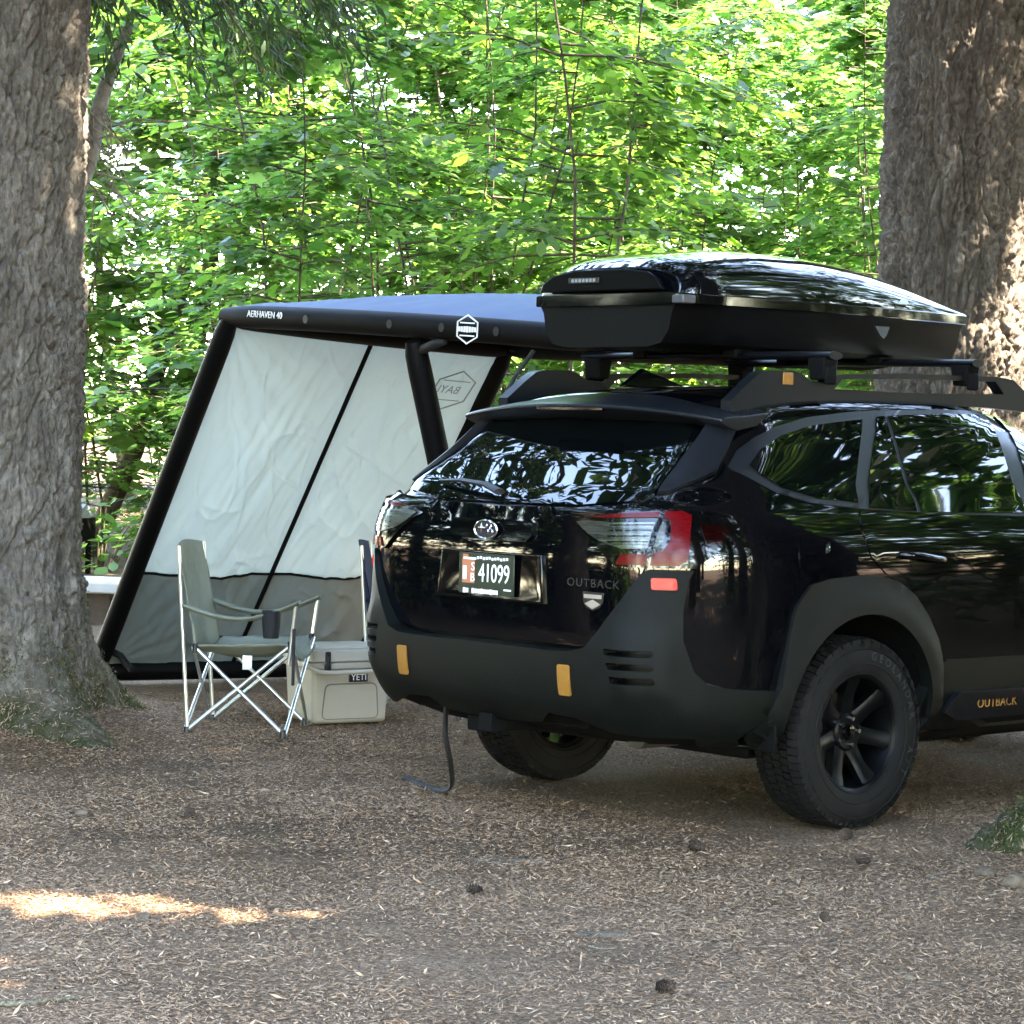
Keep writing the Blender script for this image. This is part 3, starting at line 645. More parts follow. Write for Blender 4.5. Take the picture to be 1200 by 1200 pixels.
def ringv(v):
    key = round(v, 3)
    if key in _rc: return _rc[key]
    z, w_, yr, yf, Rx, Ry, bow = [float(f(v)) for f in TB]
    x1 = np.linspace(0, w_-Rx, 60); y1 = np.full(60, yr)
    x2 = w_-Rx+Rx*np.sin(_a)**NE; y2 = yr+Ry-Ry*np.cos(_a)**NE
    Fy = min(.7, (yf-yr)*.3); Fx = min(.35, w_*.5)
    y3 = np.linspace(yr+Ry, yf-Fy, 160)[1:]; x3 = np.full(len(y3), w_)
    x4 = w_-Fx+Fx*np.cos(_a)**NE; y4 = yf-Fy+Fy*np.sin(_a)**NE
    x5 = np.linspace(w_-Fx, 0, 30)[1:]; y5 = np.full(29, yf)
    x = np.concatenate([x1, x2[1:], x3, x4[1:], x5]); y = np.concatenate([y1, y2[1:], y3, y4[1:], y5])
    fr = np.clip((y-.5)/1.0, 0, 1); y = y+bow*(x/max(w_, .05))**2*(1-fr)-.12*(x/max(w_, .05))**2*np.clip((y-2)/1.5, 0, 1)
    x = x*(1-.012*((y-1.3)/2.3)**2)
    s = np.concatenate([[0], np.cumsum(np.hypot(np.diff(x), np.diff(y)))])
    _rc[key] = (x, y, s, z); return _rc[key]
def droop(y, z):
    f = min(1, max(0, (z-1.18)/.4)); f = f*f*(3-2*f)
    d = -.06*max(0, (.35-y)/.9)**2-.05*max(0, (y-1.15)/.7)**2
    return f*max(d, -.12)
def PS(s, z):
    x, y, ss, zz = ringv(z2v(z)); sg = -1 if s < 0 else 1; a = abs(s)
    xx = float(np.interp(a, ss, x)); yy = float(np.interp(a, ss, y))
    return Vector((sg*xx, yy, z+droop(yy, z)))
def NS(s, z):
    e = .012
    if abs(s) < e:
        d1 = Vector((1, 0, 0)); d2 = PS(0, min(z+e, 1.66))-PS(0, z-e); n = d1.cross(d2)
    else:
        d1 = PS(s+e, z)-PS(s-e, z); d2 = PS(s, min(z+e, 1.66))-PS(s, z-e); n = d1.cross(d2)
    n.normalize(); return n
def to_dom(p):
    k, a, z = p; zt = z
    for _ in range(4):
        x, y, s, _z = ringv(z2v(zt))
        if k == 'S': yy = a; ss = float(np.interp(a, y, s))
        else:
            h = int(np.argmax(x)); ss = float(np.interp(a, x[:h+1], s[:h+1])); yy = float(np.interp(ss, s, y))
        zt = z-droop(yy, zt)
    return (ss, zt)
def densify(poly, st):
    out = []
    for i in range(len(poly)):
        a, b = poly[i], poly[(i+1) % len(poly)]; L = math.hypot(b[0]-a[0], b[1]-a[1]); n = max(1, int(math.ceil(L/st)))
        for j in range(n): out.append((a[0]+(b[0]-a[0])*j/n, a[1]+(b[1]-a[1])*j/n))
    return out
def rounded(poly, r, n=4):
    out = []; m_ = len(poly)
    for i in range(m_):
        p0, p1, p2 = [Vector((q[0], q[1])) for q in (poly[i-1], poly[i], poly[(i+1) % m_])]
        d0, d1 = (p0-p1), (p2-p1); rr = min(r, d0.length*.45, d1.length*.45)
        a, b = p1+d0.normalized()*rr, p1+d1.normalized()*rr
        for k in range(n+1):
            t_ = k/n; q = a*(1-t_)**2+p1*2*t_*(1-t_)+b*t_*t_; out.append((q.x, q.y))
    return out
def inside(p, poly):
    c = False; x, y = p; j = len(poly)-1
    for i in range(len(poly)):
        xi, yi = poly[i]; xj, yj = poly[j]
        if (yi > y) != (yj > y) and x < (xj-xi)*(y-yi)/(yj-yi)+xi: c = not c
        j = i
    return c
def cdt_region(poly, holes, grid):
    """triangulate a polygon with holes; returns pts, tris, list of boundary loops"""
    pts = [Vector(p) for p in poly]; edges = [(i, (i+1) % len(poly)) for i in range(len(poly))]
    for h in holes:
        b = len(pts); pts += [Vector(p) for p in h]; edges += [(b+i, b+(i+1) % len(h)) for i in range(len(h))]
    arr = np.array([(p.x, p.y) for p in pts])
    x0, y0 = arr.min(0); x1, y1 = arr.max(0)
    gx = np.arange(x0+grid*.5, x1, grid); gy = np.arange(y0+grid*.5, y1, grid)
    for a in gx:
        for b in gy:
            if np.min((arr[:, 0]-a)**2+(arr[:, 1]-b)**2) < (grid*.45)**2: continue
            if inside((a, b), poly) and not any(inside((a, b), h) for h in holes): pts.append(Vector((a, b)))
    V, E_, F, *_ = delaunay_2d_cdt(pts, edges, [], 0, 1e-7)
    V = [(v.x, v.y) for v in V]; tris = []
    for f in F:
        for q in range(1, len(f)-1):
            tr_ = (f[0], f[q], f[q+1]); c = (sum(V[i][0] for i in tr_)/3, sum(V[i][1] for i in tr_)/3)
            if inside(c, poly) and not any(inside(c, h) for h in holes): tris.append(tr_)
    return V, tris
def shell(name, V, tris, top, bot, mat_, parent, normals=None, bevel=0, flip=False, nfun=None):
    """top/bot: functions index->Vector; closes the rim with a skirt"""
    cnt = {}
    for t_ in tris:
        for i in range(3):
            e = (t_[i], t_[(i+1) % 3]); cnt[e] = 1
    bm = bmesh.new(); used = sorted({i for t_ in tris for i in t_}); tv = {i: bm.verts.new(top(i)) for i in used}; bv = {}
    for t_ in tris: bm.faces.new([tv[i] for i in t_])
    for (a, b) in list(cnt):
        if (b, a) not in cnt:
            for q in (a, b):
                if q not in bv: bv[q] = bm.verts.new(bot(q))
            try: bm.faces.new((tv[b], tv[a], bv[a], bv[b]))
            except ValueError: pass
    me = bpy.data.meshes.new(name)
    if flip: bmesh.ops.reverse_faces(bm, faces=bm.faces[:])
    bm.to_mesh(me); bm.free(); o = link(name, me, mat_, parent)
    me.polygons.foreach_set('use_smooth', np.ones(len(me.polygons), bool)); me.set_sharp_from_angle(angle=math.radians(45))
    if nfun and not bevel:
        vn = [nfun(i) for i in used]; nn = []; nt_ = len(tris)
        for q, pz in enumerate(me.polygons):
            for vi_ in pz.vertices: nn.append(vn[vi_] if q < nt_ else pz.normal)
        me.normals_split_custom_set([tuple(v) for v in nn])
    if bevel:
        b = o.modifiers.new('bevel', 'BEVEL'); b.width = bevel; b.segments = 2; b.limit_method = 'ANGLE'; b.angle_limit = math.radians(45)
    return o
def panel(name, pts, off, mat_, parent, holes=(), thick=.02, grid=.035, sym=False, side=1, edge=.025, bevel=0, r=0, hr=.006):
    """pts: ('S',y,z) on the flank or ('R',x,z) on the tail; sym mirrors an open right half across the middle"""
    dom = [to_dom(p) for p in pts]
    if sym: dom = dom+[(-a, b) for a, b in dom[::-1] if abs(a) > 1e-4]
    if r: dom = rounded(dom, r)
    poly = densify(dom, edge)
    hs = []
    for h in holes:
        hd = rounded([to_dom(p) for p in h], hr, 3); hs.append(densify(hd, edge))
        if sym: hs.append(densify([(-a, b) for a, b in hd][::-1], edge))
    ar = sum(poly[i][0]*poly[(i+1) % len(poly)][1]-poly[(i+1) % len(poly)][0]*poly[i][1] for i in range(len(poly)))
    if ar < 0: poly = poly[::-1]
    V, tris = cdt_region(poly, hs, grid)
    f = off if callable(off) else (lambda s, z: off)
    tp = {}; 
    def top(i):
        s, z = V[i]; p, n = PS(s, z), NS(s, z); q = p+n*f(s, z); return Vector((side*q.x, q.y, q.z))
    def bot(i):
        s, z = V[i]; p, n = PS(s, z), NS(s, z); q = p+n*(f(s, z)-thick); return Vector((side*q.x, q.y, q.z))
    def nf_(i): n = NS(*V[i]); return Vector((side*n.x, n.y, n.z))
    return shell(name, V, tris, top, bot, mat_, parent, bevel=bevel, flip=side < 0, nfun=nf_ if not callable(off) else None)
def both(name, pts, off, mat_, parent, **k):
    return [panel(name, pts, off, mat_, parent, side=sd, **k) for sd in (1, -1)]
S = lambda y, z: ('S', y, z)
R = lambda x, z: ('R', x, z)

# body shell
def make_body():
    vs = np.concatenate([np.linspace(0, 10, 34)[:-1], np.linspace(10, 15, 24)[:-1], np.linspace(15, len(ROWS)-1, 26)]); N_ = 170; V = []; 
    for v in vs:
        x, y, s, z = ringv(float(v)); q = np.linspace(0, s[-1], N_); xs = np.interp(q, s, x); ys = np.interp(q, s, y)
        zz = np.array([z+droop(b, z) for b in ys])
        ring = np.concatenate([np.stack([xs, ys, zz], 1), np.stack([-xs, ys, zz], 1)[-2:0:-1]]); V.append(ring)
    V = np.array(V); n, m_ = V.shape[:2]; idx = np.arange(n*m_).reshape(n, m_); nx = np.roll(idx, -1, 1)
    F = np.stack([idx[:-1], nx[:-1], nx[1:], idx[1:]], -1).reshape(-1, 4)
    bm = bmesh.new(); bv = [bm.verts.new(p) for p in V.reshape(-1, 3)]
    for f in F: bm.faces.new([bv[i] for i in f])
    bm.faces.new([bv[i] for i in idx[0]][::-1]); bm.faces.new([bv[i] for i in idx[-1]])
    bmesh.ops.recalc_face_normals(bm, faces=bm.faces[:])
    me = bpy.data.meshes.new('body'); bm.to_mesh(me); bm.free(); me.materials.append(MT['paint']); me.materials.append(MT['dark'])
    o = link('body', me, None, car)
    cb = bmesh.new()
    for yy in (0, 2.745):
        for sd in (-1, 1):
            n = 72; rings = []
            for xx in (.50, 1.05):
                rings.append([cb.verts.new((sd*xx, yy+.425*math.cos(2*PI*k/n), .40+.425*math.sin(2*PI*k/n))) for k in range(n)])
            for k in range(n): cb.faces.new((rings[0][k], rings[0][(k+1) % n], rings[1][(k+1) % n], rings[1][k]))
            cb.faces.new(rings[0][::-1]); cb.faces.new(rings[1])
    bmesh.ops.recalc_face_normals(cb, faces=cb.faces[:])
    cme = bpy.data.meshes.new('cut'); cb.to_mesh(cme); cb.free(); cme.materials.append(MT['paint']); cme.materials.append(MT['dark'])
    for pz in cme.polygons: pz.material_index = 1
    co = link('cut', cme)
    b = o.modifiers.new('arch', 'BOOLEAN'); b.operation = 'DIFFERENCE'; b.object = co; b.solver = 'EXACT'
    dg = bpy.context.evaluated_depsgraph_get(); dg.update(); nm_ = bpy.data.meshes.new_from_object(o.evaluated_get(dg))
    o.modifiers.clear(); old = o.data; o.data = nm_; nm_.name = 'body'; bpy.data.objects.remove(co); bpy.data.meshes.remove(old)
    nm_.polygons.foreach_set('use_smooth', np.ones(len(nm_.polygons), bool)); nm_.set_sharp_from_angle(angle=math.radians(35))
    return o
body = make_body()

# --- tail: tailgate, glass, lamps, bumper
TG = .022
tg_pts = [R(0, .70), R(.45, .70), R(.56, .72), R(.63, .80), R(.70, .92), R(.725, 1.0), R(.76, 1.10), R(.77, 1.17), R(.74, 1.20), R(.40, 1.178), R(0, 1.172)]
ph = [R(-.0, .0)]
tailgate = panel('tailgate', tg_pts, lambda s, z: TG+.012*math.exp(-((z-1.165)/.022)**2)+.010*math.exp(-((z-.90)/.09)**2)*0, MT['paint'], car, sym=True, thick=.03, grid=.03, bevel=.004)
# recessed number-plate field: a shallow tray fixed to the tailgate
def tail_xyz(x, z, off): s, zt = to_dom(R(abs(x), z)); q = PS(s, zt)+NS(s, zt)*off; return Vector((q.x if x >= 0 else -q.x, q.y, q.z))
bm = bmesh.new()
o_ = [(-.265, 1.015), (.285, 1.015), (.30, .835), (-.29, .835)]; i_ = [(-.235, .995), (.25, .995), (.262, .865), (-.255, .865)]
def py(x, d): return tail_xyz(x, .93, 0).y-d
vo = [bm.verts.new((a, py(a, .034), b)) for a, b in o_]; vm = [bm.verts.new((a, py(a, .036), b)) for a, b in [(q[0]*.97, .93+(q[1]-.93)*.93) for q in o_]]
vi = [bm.verts.new((a, py(a, .026 if b > .93 else .030), b)) for a, b in i_]
for A, B in ((vo, vm), (vm, vi)):
    for k in range(4): bm.faces.new((A[k], A[(k+1) % 4], B[(k+1) % 4], B[k]))
bm.faces.new(vi)
vb = [bm.verts.new((v.co.x, v.co.y+.03, v.co.z)) for v in vo]
for k in range(4): bm.faces.new((vo[k], vb[k], vb[(k+1) % 4], vo[(k+1) % 4]))
tray = bm_obj('plate_recess', bm, MT['gloss'], car, angle=25, bevel=.003)
# number plate
YP = py(0, .034)
plate = bm_obj('license_plate', box(bmesh.new(), (0, YP-.003, .93), (.305, .006, .152)), MT['plate'], car, bevel=.002)
def rear_frame(x, y, z): return frame((x, y, z), (1, 0, 0), (0, 0, 1), (0, -1, 0))
text_obj('plate_number', '41099', .098, MT['white'], plate, rear_frame(.045, YP-.007, .930), .0008, .95, sx=.74)
text_obj('plate_prefix', 'S', .045, MT['white'], plate, rear_frame(-.072, YP-.0075, .953), .0008)
text_obj('plate_prefix', 'B', .045, MT['white'], plate, rear_frame(-.074, YP-.0075, .912), .0008)
bm = bmesh.new(); box(bm, (-.098, YP-.0066, .937), (.07, .001, .09)); box(bm, (-.115, YP-.0066, .99), (.03, .001, .018)); bm_obj('plate_picture', bm, MT['orange'], plate)
bm = bmesh.new(); box(bm, (-.118, YP-.0076, .93), (.02, .001, .05)); box(bm, (-.09, YP-.0072, .984), (.07, .001, .008)); bm_obj('plate_picture', bm, MT['white'], plate)
bm = bmesh.new()
for k in range(11): box(bm, (-.045+.016*k, YP-.0068, .988+.002*math.sin(k*2.1)), (.011, .001, .010))
for k in range(12):
    if k != 2: box(bm, (-.12+.0165*k, YP-.0068, .864), (.013, .001, .016+.003*(k % 3 == 0)))
box(bm, (.12, YP-.0068, .876), (.04, .001, .006))
bm_obj('plate_lettering', bm, MT['grey_print'] if False else MT['white'], plate)
# handle trim and emblem
trim = panel('handle_trim', [R(0, 1.055), R(.20, 1.055), R(.225, 1.08), R(.22, 1.125), R(0, 1.13)], TG+.014, MT['gloss'], car, sym=True, thick=.02, bevel=.004, grid=.03)
YE = py(0, TG+.016)-.006
bm = bmesh.new(); n = 40
ringsE = []
for k in range(n):
    a = 2*PI*k/n; ringsE.append([bm.verts.new(((.062+q*.004*math.cos(b))*math.cos(a), YE-.003+.003*math.sin(b), 1.095+(.034+q*.004*math.cos(b))*math.sin(a))) for b in (0, PI/2, PI, 3*PI/2) for q in (1,)])
for k in range(n):
    for j in range(4): bm.faces.new((ringsE[k][j], ringsE[(k+1) % n][j], ringsE[(k+1) % n][(j+1) % 4], ringsE[k][(j+1) % 4]))
def star(cx, cz, r):
    q = [];
    for k in range(8):
        rr = r if k % 2 == 0 else r*.32; q.append(bm.verts.new((cx+rr*math.cos(PI/4*k)*1.25, YE-.002, cz+rr*math.sin(PI/4*k)*.9)))
    c = bm.verts.new((cx, YE-.006, cz))
    for k in range(8): bm.faces.new((q[k], q[(k+1) % 8], c))
star(-.026, 1.101, .021)
for sx, sz in ((.006, 1.108), (.030, 1.106), (.012, 1.088), (.036, 1.087), (.022, 1.097)): star(sx, sz, .011)
bm_obj('emblem', bm, MT['chrome'], car, angle=30)
bm = bmesh.new(); prism(bm, [(.058*math.cos(2*PI*k/32), 1.095+.031*math.sin(2*PI*k/32)) for k in range(32)], .004, Matrix(((0, 1, 0, 0), (1, 0, 0, YE+.002), (0, 0, 1, 0), (0, 0, 0, 1)))); bm_obj('emblem_field', bm, mat('blue_black_enamel', (.01, .012, .02), .15), car)
# badges on the right of the tailgate
def tail_text(nm, tx, x, z, size, mt, off, sx=1):
    a, b = tail_xyz(x-.06, z, off), tail_xyz(x+.06, z, off); ex = (b-a).normalized(); ez = Vector((0, 0, 1)); en = ex.cross(ez).normalized()
    return text_obj(nm, tx, size, mt, car, frame(tail_xyz(x, z, off), ex, ez, en), .0015, 1.15, sx=sx)
tail_text('model_lettering', 'OUTBACK', .53, .925, .042, MT['badge'], TG+.003, 1.15)
c_ = tail_xyz(.535, .865, TG+.004); ex = (tail_xyz(.58, .865, TG)-tail_xyz(.49, .865, TG)).normalized(); en = ex.cross(Vector((0, 0, 1)))
MB = frame(c_, en, ex, (0, 0, 1))
bm = bmesh.new(); prism(bm, [(-.05, .03), (.05, .03), (.046, -.005), (.03, -.026), (0, -.036), (-.03, -.026), (-.046, -.005)], .006, MB); bd = bm_obj('tailgate_badge', bm, MT['badge'], car, bevel=.002)
bm = bmesh.new(); MB2 = frame(c_+en*.004, en, ex, (0, 0, 1)); prism(bm, [(-.042, .022), (.042, .022), (.041, .008), (-.041, .008)], .003, MB2); prism(bm, [(-.038, -.012), (0, .004), (.038, -.012), (0, -.03)], .003, MB2); bm_obj('badge_print', bm, mat('pale_copper', (.42, .36, .3), .35, metal=.5), bd)

# rear window + spoiler
panel('rear_window', [R(0, 1.192), R(.40, 1.198), R(.64, 1.222), R(.665, 1.245), R(.60, 1.40), R(.555, 1.50), R(.53, 1.525), R(0, 1.535)], .006, MT['glass'], car, sym=True, thick=.015, grid=.04)
fin = [R(.60, 1.515), R(.668, 1.515), S(-.42, 1.535), S(-.53, 1.43), R(.742, 1.325), R(.70, 1.255), R(.672, 1.25), R(.635, 1.36)]
for sd in (1, -1): panel('spoiler_fin', fin, lambda s, z: .014+.02*max(0, (z-1.30)/.22), MT['satin'], car, thick=.05, side=sd, bevel=.005, grid=.03, edge=.02)
def spoiler():
    prof = lambda f: [  # (y, z) across the section at lateral fraction f
        (-.33, 1.625-.075*f**2.2), (-.45, 1.612-.075*f**2.2), (-.57+.05*f*f, 1.595-.062*f**2.2), (-.66+.085*f**2, 1.578-.05*f**2.2), (-.685+.095*f**2, 1.568-.045*f**2.2),
        (-.685+.095*f**2, 1.556-.045*f**2.2), (-.66+.085*f**2, 1.546-.045*f**2.2), (-.60+.06*f**2, 1.518-.03*f**2), (-.555+.05*f*f, 1.50-.02*f*f), (-.40, 1.52-.02*f*f)]
    bm = bmesh.new(); NX = 41; rows = []
    for k in range(NX):
        x = -.705+1.41*k/(NX-1); f = abs(x)/.705; rows.append([bm.verts.new((x, a, b)) for a, b in prof(f)])
    for k in range(NX-1):
        for j in range(10): bm.faces.new((rows[k][j], rows[k][(j+1) % 10], rows[k+1][(j+1) % 10], rows[k+1][j]))
    bm.faces.new(rows[0]); bm.faces.new(rows[-1][::-1])
    return bm_obj('spoiler', bm, MT['satin'], car, angle=32, bevel=.004)
sp = spoiler()
bm = bmesh.new(); box(bm, (0, -.672, 1.551), (.36, .03, .012)); bm_obj('brake_light', bm, MT['darkred'], sp, bevel=.002)
# wiper
wp = [tail_xyz(a, b, o__) for a, b, o__ in ((-.02, 1.205, .035), (-.12, 1.225, .04), (-.30, 1.24, .035), (-.46, 1.247, .02))]
wiper = tube_obj('wiper', wp, [.022, .018, .013, .008], MT['blackrub'], car, 8, .6)
# tail lamps
lampo = [R(.40, 1.135), R(.50, 1.155), R(.62, 1.168), R(.74, 1.178), R(.80, 1.180), S(-.80, 1.165), S(-.70, 1.138), S(-.69, 1.125), S(-.76, 1.06), S(-.845, 1.0), R(.835, .992), R(.63, .992), R(.605, 1.02), R(.55, 1.06), R(.47, 1.11)]
redc = [R(.50, 1.153), R(.62, 1.165), R(.74, 1.174), R(.77, 1.175), R(.79, 1.165), R(.80, 1.13), R(.815, 1.06), R(.815, 1.02), R(.80, 1.0), R(.64, 1.0), R(.655, 1.035), R(.735, 1.037), R(.765, 1.05), R(.775, 1.08), R(.767, 1.12), R(.755, 1.15), R(.72, 1.157), R(.60, 1.152)]
clr1 = [R(.44, 1.135), R(.50, 1.143), R(.62, 1.137), R(.728, 1.14), R(.728, 1.055), R(.66, 1.052), R(.56, 1.075), R(.50, 1.10)]
clr2 = [R(.742, 1.143), R(.752, 1.135), R(.757, 1.11), R(.762, 1.08), R(.752, 1.062), R(.742, 1.06)]
sidl = [S(-.82, 1.135), S(-.75, 1.13), S(-.72, 1.12), S(-.76, 1.075), S(-.81, 1.055)]
for sd in (1, -1):
    lp = panel('tail_light', lampo, TG+.014, MT['gloss'], car, thick=.035, side=sd, bevel=.005, grid=.03, edge=.02, r=.012)
    panel('red_lens', redc, TG+.020, MT['red'], lp, thick=.012, side=sd, grid=.025, edge=.015)
    panel('clear_lens', clr1, TG+.019, MT['clear'], lp, thick=.012, side=sd, grid=.025, edge=.015)
    panel('clear_lens', clr2, TG+.019, MT['clear'], lp, thick=.012, side=sd, grid=.025, edge=.015)
    for zz in (1.072, 1.09, 1.108, 1.126):
        panel('lens_rib', [R(.60, zz), R(.725, zz+.002), R(.725, zz+.006), R(.60, zz+.004)], TG+.022, MT['gloss'], lp, thick=.008, side=sd, grid=.04, edge=.03)
    panel('side_lens', sidl, TG+.017, MT['darkred'], lp, thick=.012, side=sd, grid=.025, edge=.015)
    panel('lens_divider', [R(.729, 1.172), R(.739, 1.172), R(.739, 1.0), R(.729, 1.0)], TG+.0235, MT['gloss'], lp, thick=.02, side=sd, grid=.03, edge=.02)
# bumper
def boff(s, z):
    a = abs(s); k = max(0, min(1, (a-.45)/.70)); k = k*k*(3-2*k)
    base = .082*(1-k)+.016*k
    up = max(0, min(1, (z-.70)/.27)); base *= 1-.52*up*(1-k)
    lo = max(0, min(1, (.50-z)/.14)); base *= 1-.45*lo
    blk = math.exp(-((a-.735)/.095)**8)*max(0, min(1, (.80-z)/.08))*max(0, min(1, (z-.50)/.06))
    return base+.014*blk
bmp = [R(0, .685), R(.38, .682), R(.47, .686), R(.54, .705), R(.60, .775), R(.665, .88), R(.715, .97), R(.735, .985), R(.82, .985), S(-.855, .985), S(-.872, .95), S(-.885, .85), S(-.88, .74), S(-.84, .63), S(-.79, .585), S(-.70, .562), S(-.47, .545), S(-.50, .44), S(-.545, .35), S(-.70, .37), R(.78, .40), R(.60, .43), R(.46, .47), R(.33, .475), R(.26, .44), R(0, .43)]
lou = [[R(.615+.008*k, .705-.047*k), R(.745, .705-.047*k), R(.745, .682-.047*k), R(.618+.008*k, .682-.047*k)] for k in range(3)]
bumper = panel('rear_bumper', bmp, boff, MT['clad'], car, sym=True, thick=.09, grid=.028, edge=.02, bevel=.007, holes=lou, hr=.008)
# lower valance under the bumper
panel('bumper_valance', [R(0, .50), R(.46, .52), R(.62, .46), R(.80, .42), S(-.62, .40), S(-.56, .34), R(.70, .345), R(.45, .335), R(0, .33)], .012, MT['dark'], car, sym=True, thick=.05, grid=.05, bevel=.005)
for sd in (1, -1):
    panel('reflector', [R(.742, .958), R(.797, .958), R(.80, .918), R(.744, .918)], lambda s, z: boff(s, z)+.006, MT['reflector'], bumper, thick=.015, side=sd, grid=.03, edge=.015, bevel=.002, r=.008)
    panel('tow_hook_cover', [R(.415, .637), R(.472, .637), R(.472, .540), R(.415, .540)], lambda s, z: boff(s, z)+.006, MT['gold'], bumper, thick=.02, side=sd, grid=.03, edge=.02, bevel=.004, r=.008)

# --- flanks
dlo = [S(-.59, 1.352), S(-.52, 1.408), S(-.42, 1.458), S(-.30, 1.498), S(-.12, 1.535), S(.20, 1.565), S(.7, 1.582), S(1.15, 1.578), S(1.5, 1.525), S(1.85, 1.37), S(2.12, 1.19), S(1.6, 1.170), S(1.05, 1.165), S(.5, 1.18), S(.02, 1.20), S(-.25, 1.222), S(-.42, 1.26), S(-.53, 1.312), S(-.585, 1.34)]
trims = both('window_trim', dlo, .004, MT['satin'], car, thick=.012, grid=.06, edge=.03, bevel=.002)
qg = [S(-.50, 1.357), S(-.42, 1.412), S(-.30, 1.462), S(-.12, 1.503), S(.19, 1.533), S(.015, 1.222), S(-.20, 1.238), S(-.38, 1.277), S(-.47, 1.325)]
both('quarter_window', qg, .0075, MT['glass'], car, thick=.01, grid=.05, edge=.03)
rear_door = [S(.02, 1.197), S(.0, 1.12), S(.03, 1.02), S(.12, .955), S(.24, .90), S(.36, .80), S(.44, .70), S(.475, .62), S(.47, .55), S(1.04, .55), S(1.05, 1.162), S(.5, 1.177)]
front_door = [S(1.06, 1.162), S(1.05, .55), S(2.18, .55), S(2.24, .8), S(2.22, 1.05), S(2.08, 1.175), S(1.6, 1.167)]
dg_a = [S(.285, 1.545), S(.33, 1.548), S(.342, 1.19), S(.07, 1.203)]
dg_b = [S(.352, 1.549), S(.7, 1.565), S(1.0, 1.563), S(1.02, 1.178), S(.6, 1.182), S(.365, 1.188)]
fd_g = [S(1.12, 1.56), S(1.45, 1.50), S(1.8, 1.355), S(2.0, 1.215), S(1.6, 1.182), S(1.10, 1.178)]
for sd in (1, -1):
    rd = panel('rear_door', rear_door, .005, MT['paint'], car, thick=.014, side=sd, grid=.05, edge=.03)
    panel('door_window', dg_a, .0075, MT['glass'], rd, thick=.01, side=sd, grid=.06, edge=.03)
    panel('door_window', dg_b, .0075, MT['glass'], rd, thick=.01, side=sd, grid=.06, edge=.03)
    fd = panel('front_door', front_door, .005, MT['paint'], car, thick=.014, side=sd, grid=.06, edge=.03)
    panel('door_window', fd_g, .0075, MT['glass'], fd, thick=.01, side=sd, grid=.06, edge=.03)
    for dr, y0 in ((rd, .32), (fd, 1.38)):
        s_, z_ = to_dom(S(y0, 1.015)); pm = PS(s_, z_); nn = NS(s_, z_)
        pts = [(sd*(pm.x+o1), y0+dy, 1.015+dz) for dy, dz, o1 in ((-.115, .012, -.002), (-.10, .012, .03), (-.04, .008, .043), (.04, -.002, .043), (.10, -.008, .03), (.115, -.010, -.002))]
        tube_obj('handle', curve_pts(pts, 16), .014, MT['paint'], dr, 8)
        cup = [S(y0+.07*math.cos(2*PI*k/20), 1.0+.035*math.sin(2*PI*k/20)) for k in range(20)]
        panel('handle_cup', cup, .0065, MT['gloss'], dr, thick=.006, side=sd, grid=.03)
panel('fuel_door', [S(-.365, 1.08), S(-.35, 1.10), S(-.22, 1.095), S(-.20, 1.08), S(-.19, .95), S(-.205, .93), S(-.35, .935), S(-.365, .95)], .0035, MT['paint'], car, thick=.01, grid=.04, edge=.02, bevel=.0025)
# wheel-arch flares
def flare_pts(y0, rear=True):
    if rear: out_ = [(-.545, .335), (-.50, .44), (-.455, .56), (-.425, .70), (-.40, .81), (-.385, .85), (-.345, .895), (-.315, .925), (-.22, .945), (-.05, .955), (.08, .95), (.18, .928), (.28, .875), (.37, .79), (.435, .70), (.47, .60), (.485, .45), (.485, .335)]
    else: out_ = [(-.52, .335), (-.51, .5), (-.48, .66), (-.43, .78), (-.34, .87), (-.2, .935), (0, .955), (.2, .935), (.34, .87), (.44, .78), (.50, .66), (.53, .5), (.54, .36)]
    a0, a1 = math.radians(-9), math.radians(189)
    inn = [(.412*math.cos(a0+(a1-a0)*k/40), .40+.412*math.sin(a0+(a1-a0)*k/40)) for k in range(41)]
    return [S(y0+a, b) for a, b in out_]+[S(y0+a, b) for a, b in inn]
for sd in (1, -1):
    panel('fender_flare', flare_pts(0), lambda s, z: .014+.022*max(0, min(1, (.53-math.hypot(PS(s, z).y, z-.40))/.07)), MT['clad'], car, thick=.06, side=sd, grid=.035, edge=.02, bevel=.006)
    panel('fender_flare', flare_pts(2.745, False), .020, MT['clad'], car, thick=.06, side=sd, grid=.05, edge=.03, bevel=.006)
    sc = panel('side_cladding', [S(.487, .335), S(.487, .62), S(1.2, .615), S(2.215, .62), S(2.215, .335), S(1.3, .325)], lambda s, z: .013+.008*max(0, min(1, (.42-z)/.06)), MT['clad'], car, thick=.05, side=sd, grid=.06, edge=.03, bevel=.005)
    sm_ = panel('sill_moulding', [S(.50, .425), S(.565, .492), S(1.2, .488), S(2.1, .49), S(2.17, .43), S(2.1, .392), S(1.2, .395), S(.60, .395)], .036, MT['satin'], car, thick=.04, side=sd, grid=.06, edge=.03, bevel=.008)
    s_, z_ = to_dom(S(.815, .437)); pm = PS(s_, z_)
    text_obj('sill_lettering', 'OUTBACK', .052, MT['gold'], sm_, frame((sd*(pm.x+.037), .815, .437), (0, sd, 0), (0, 0, 1), (sd, 0, 0)), .0015, 1.05)
    # mud flap / arch end
    bm = bmesh.new(); box(bm, (sd*.80, -.462, .40), (.19, .015, .16)); bm_obj('mud_flap', bm, MT['dark'], car, bevel=.004)
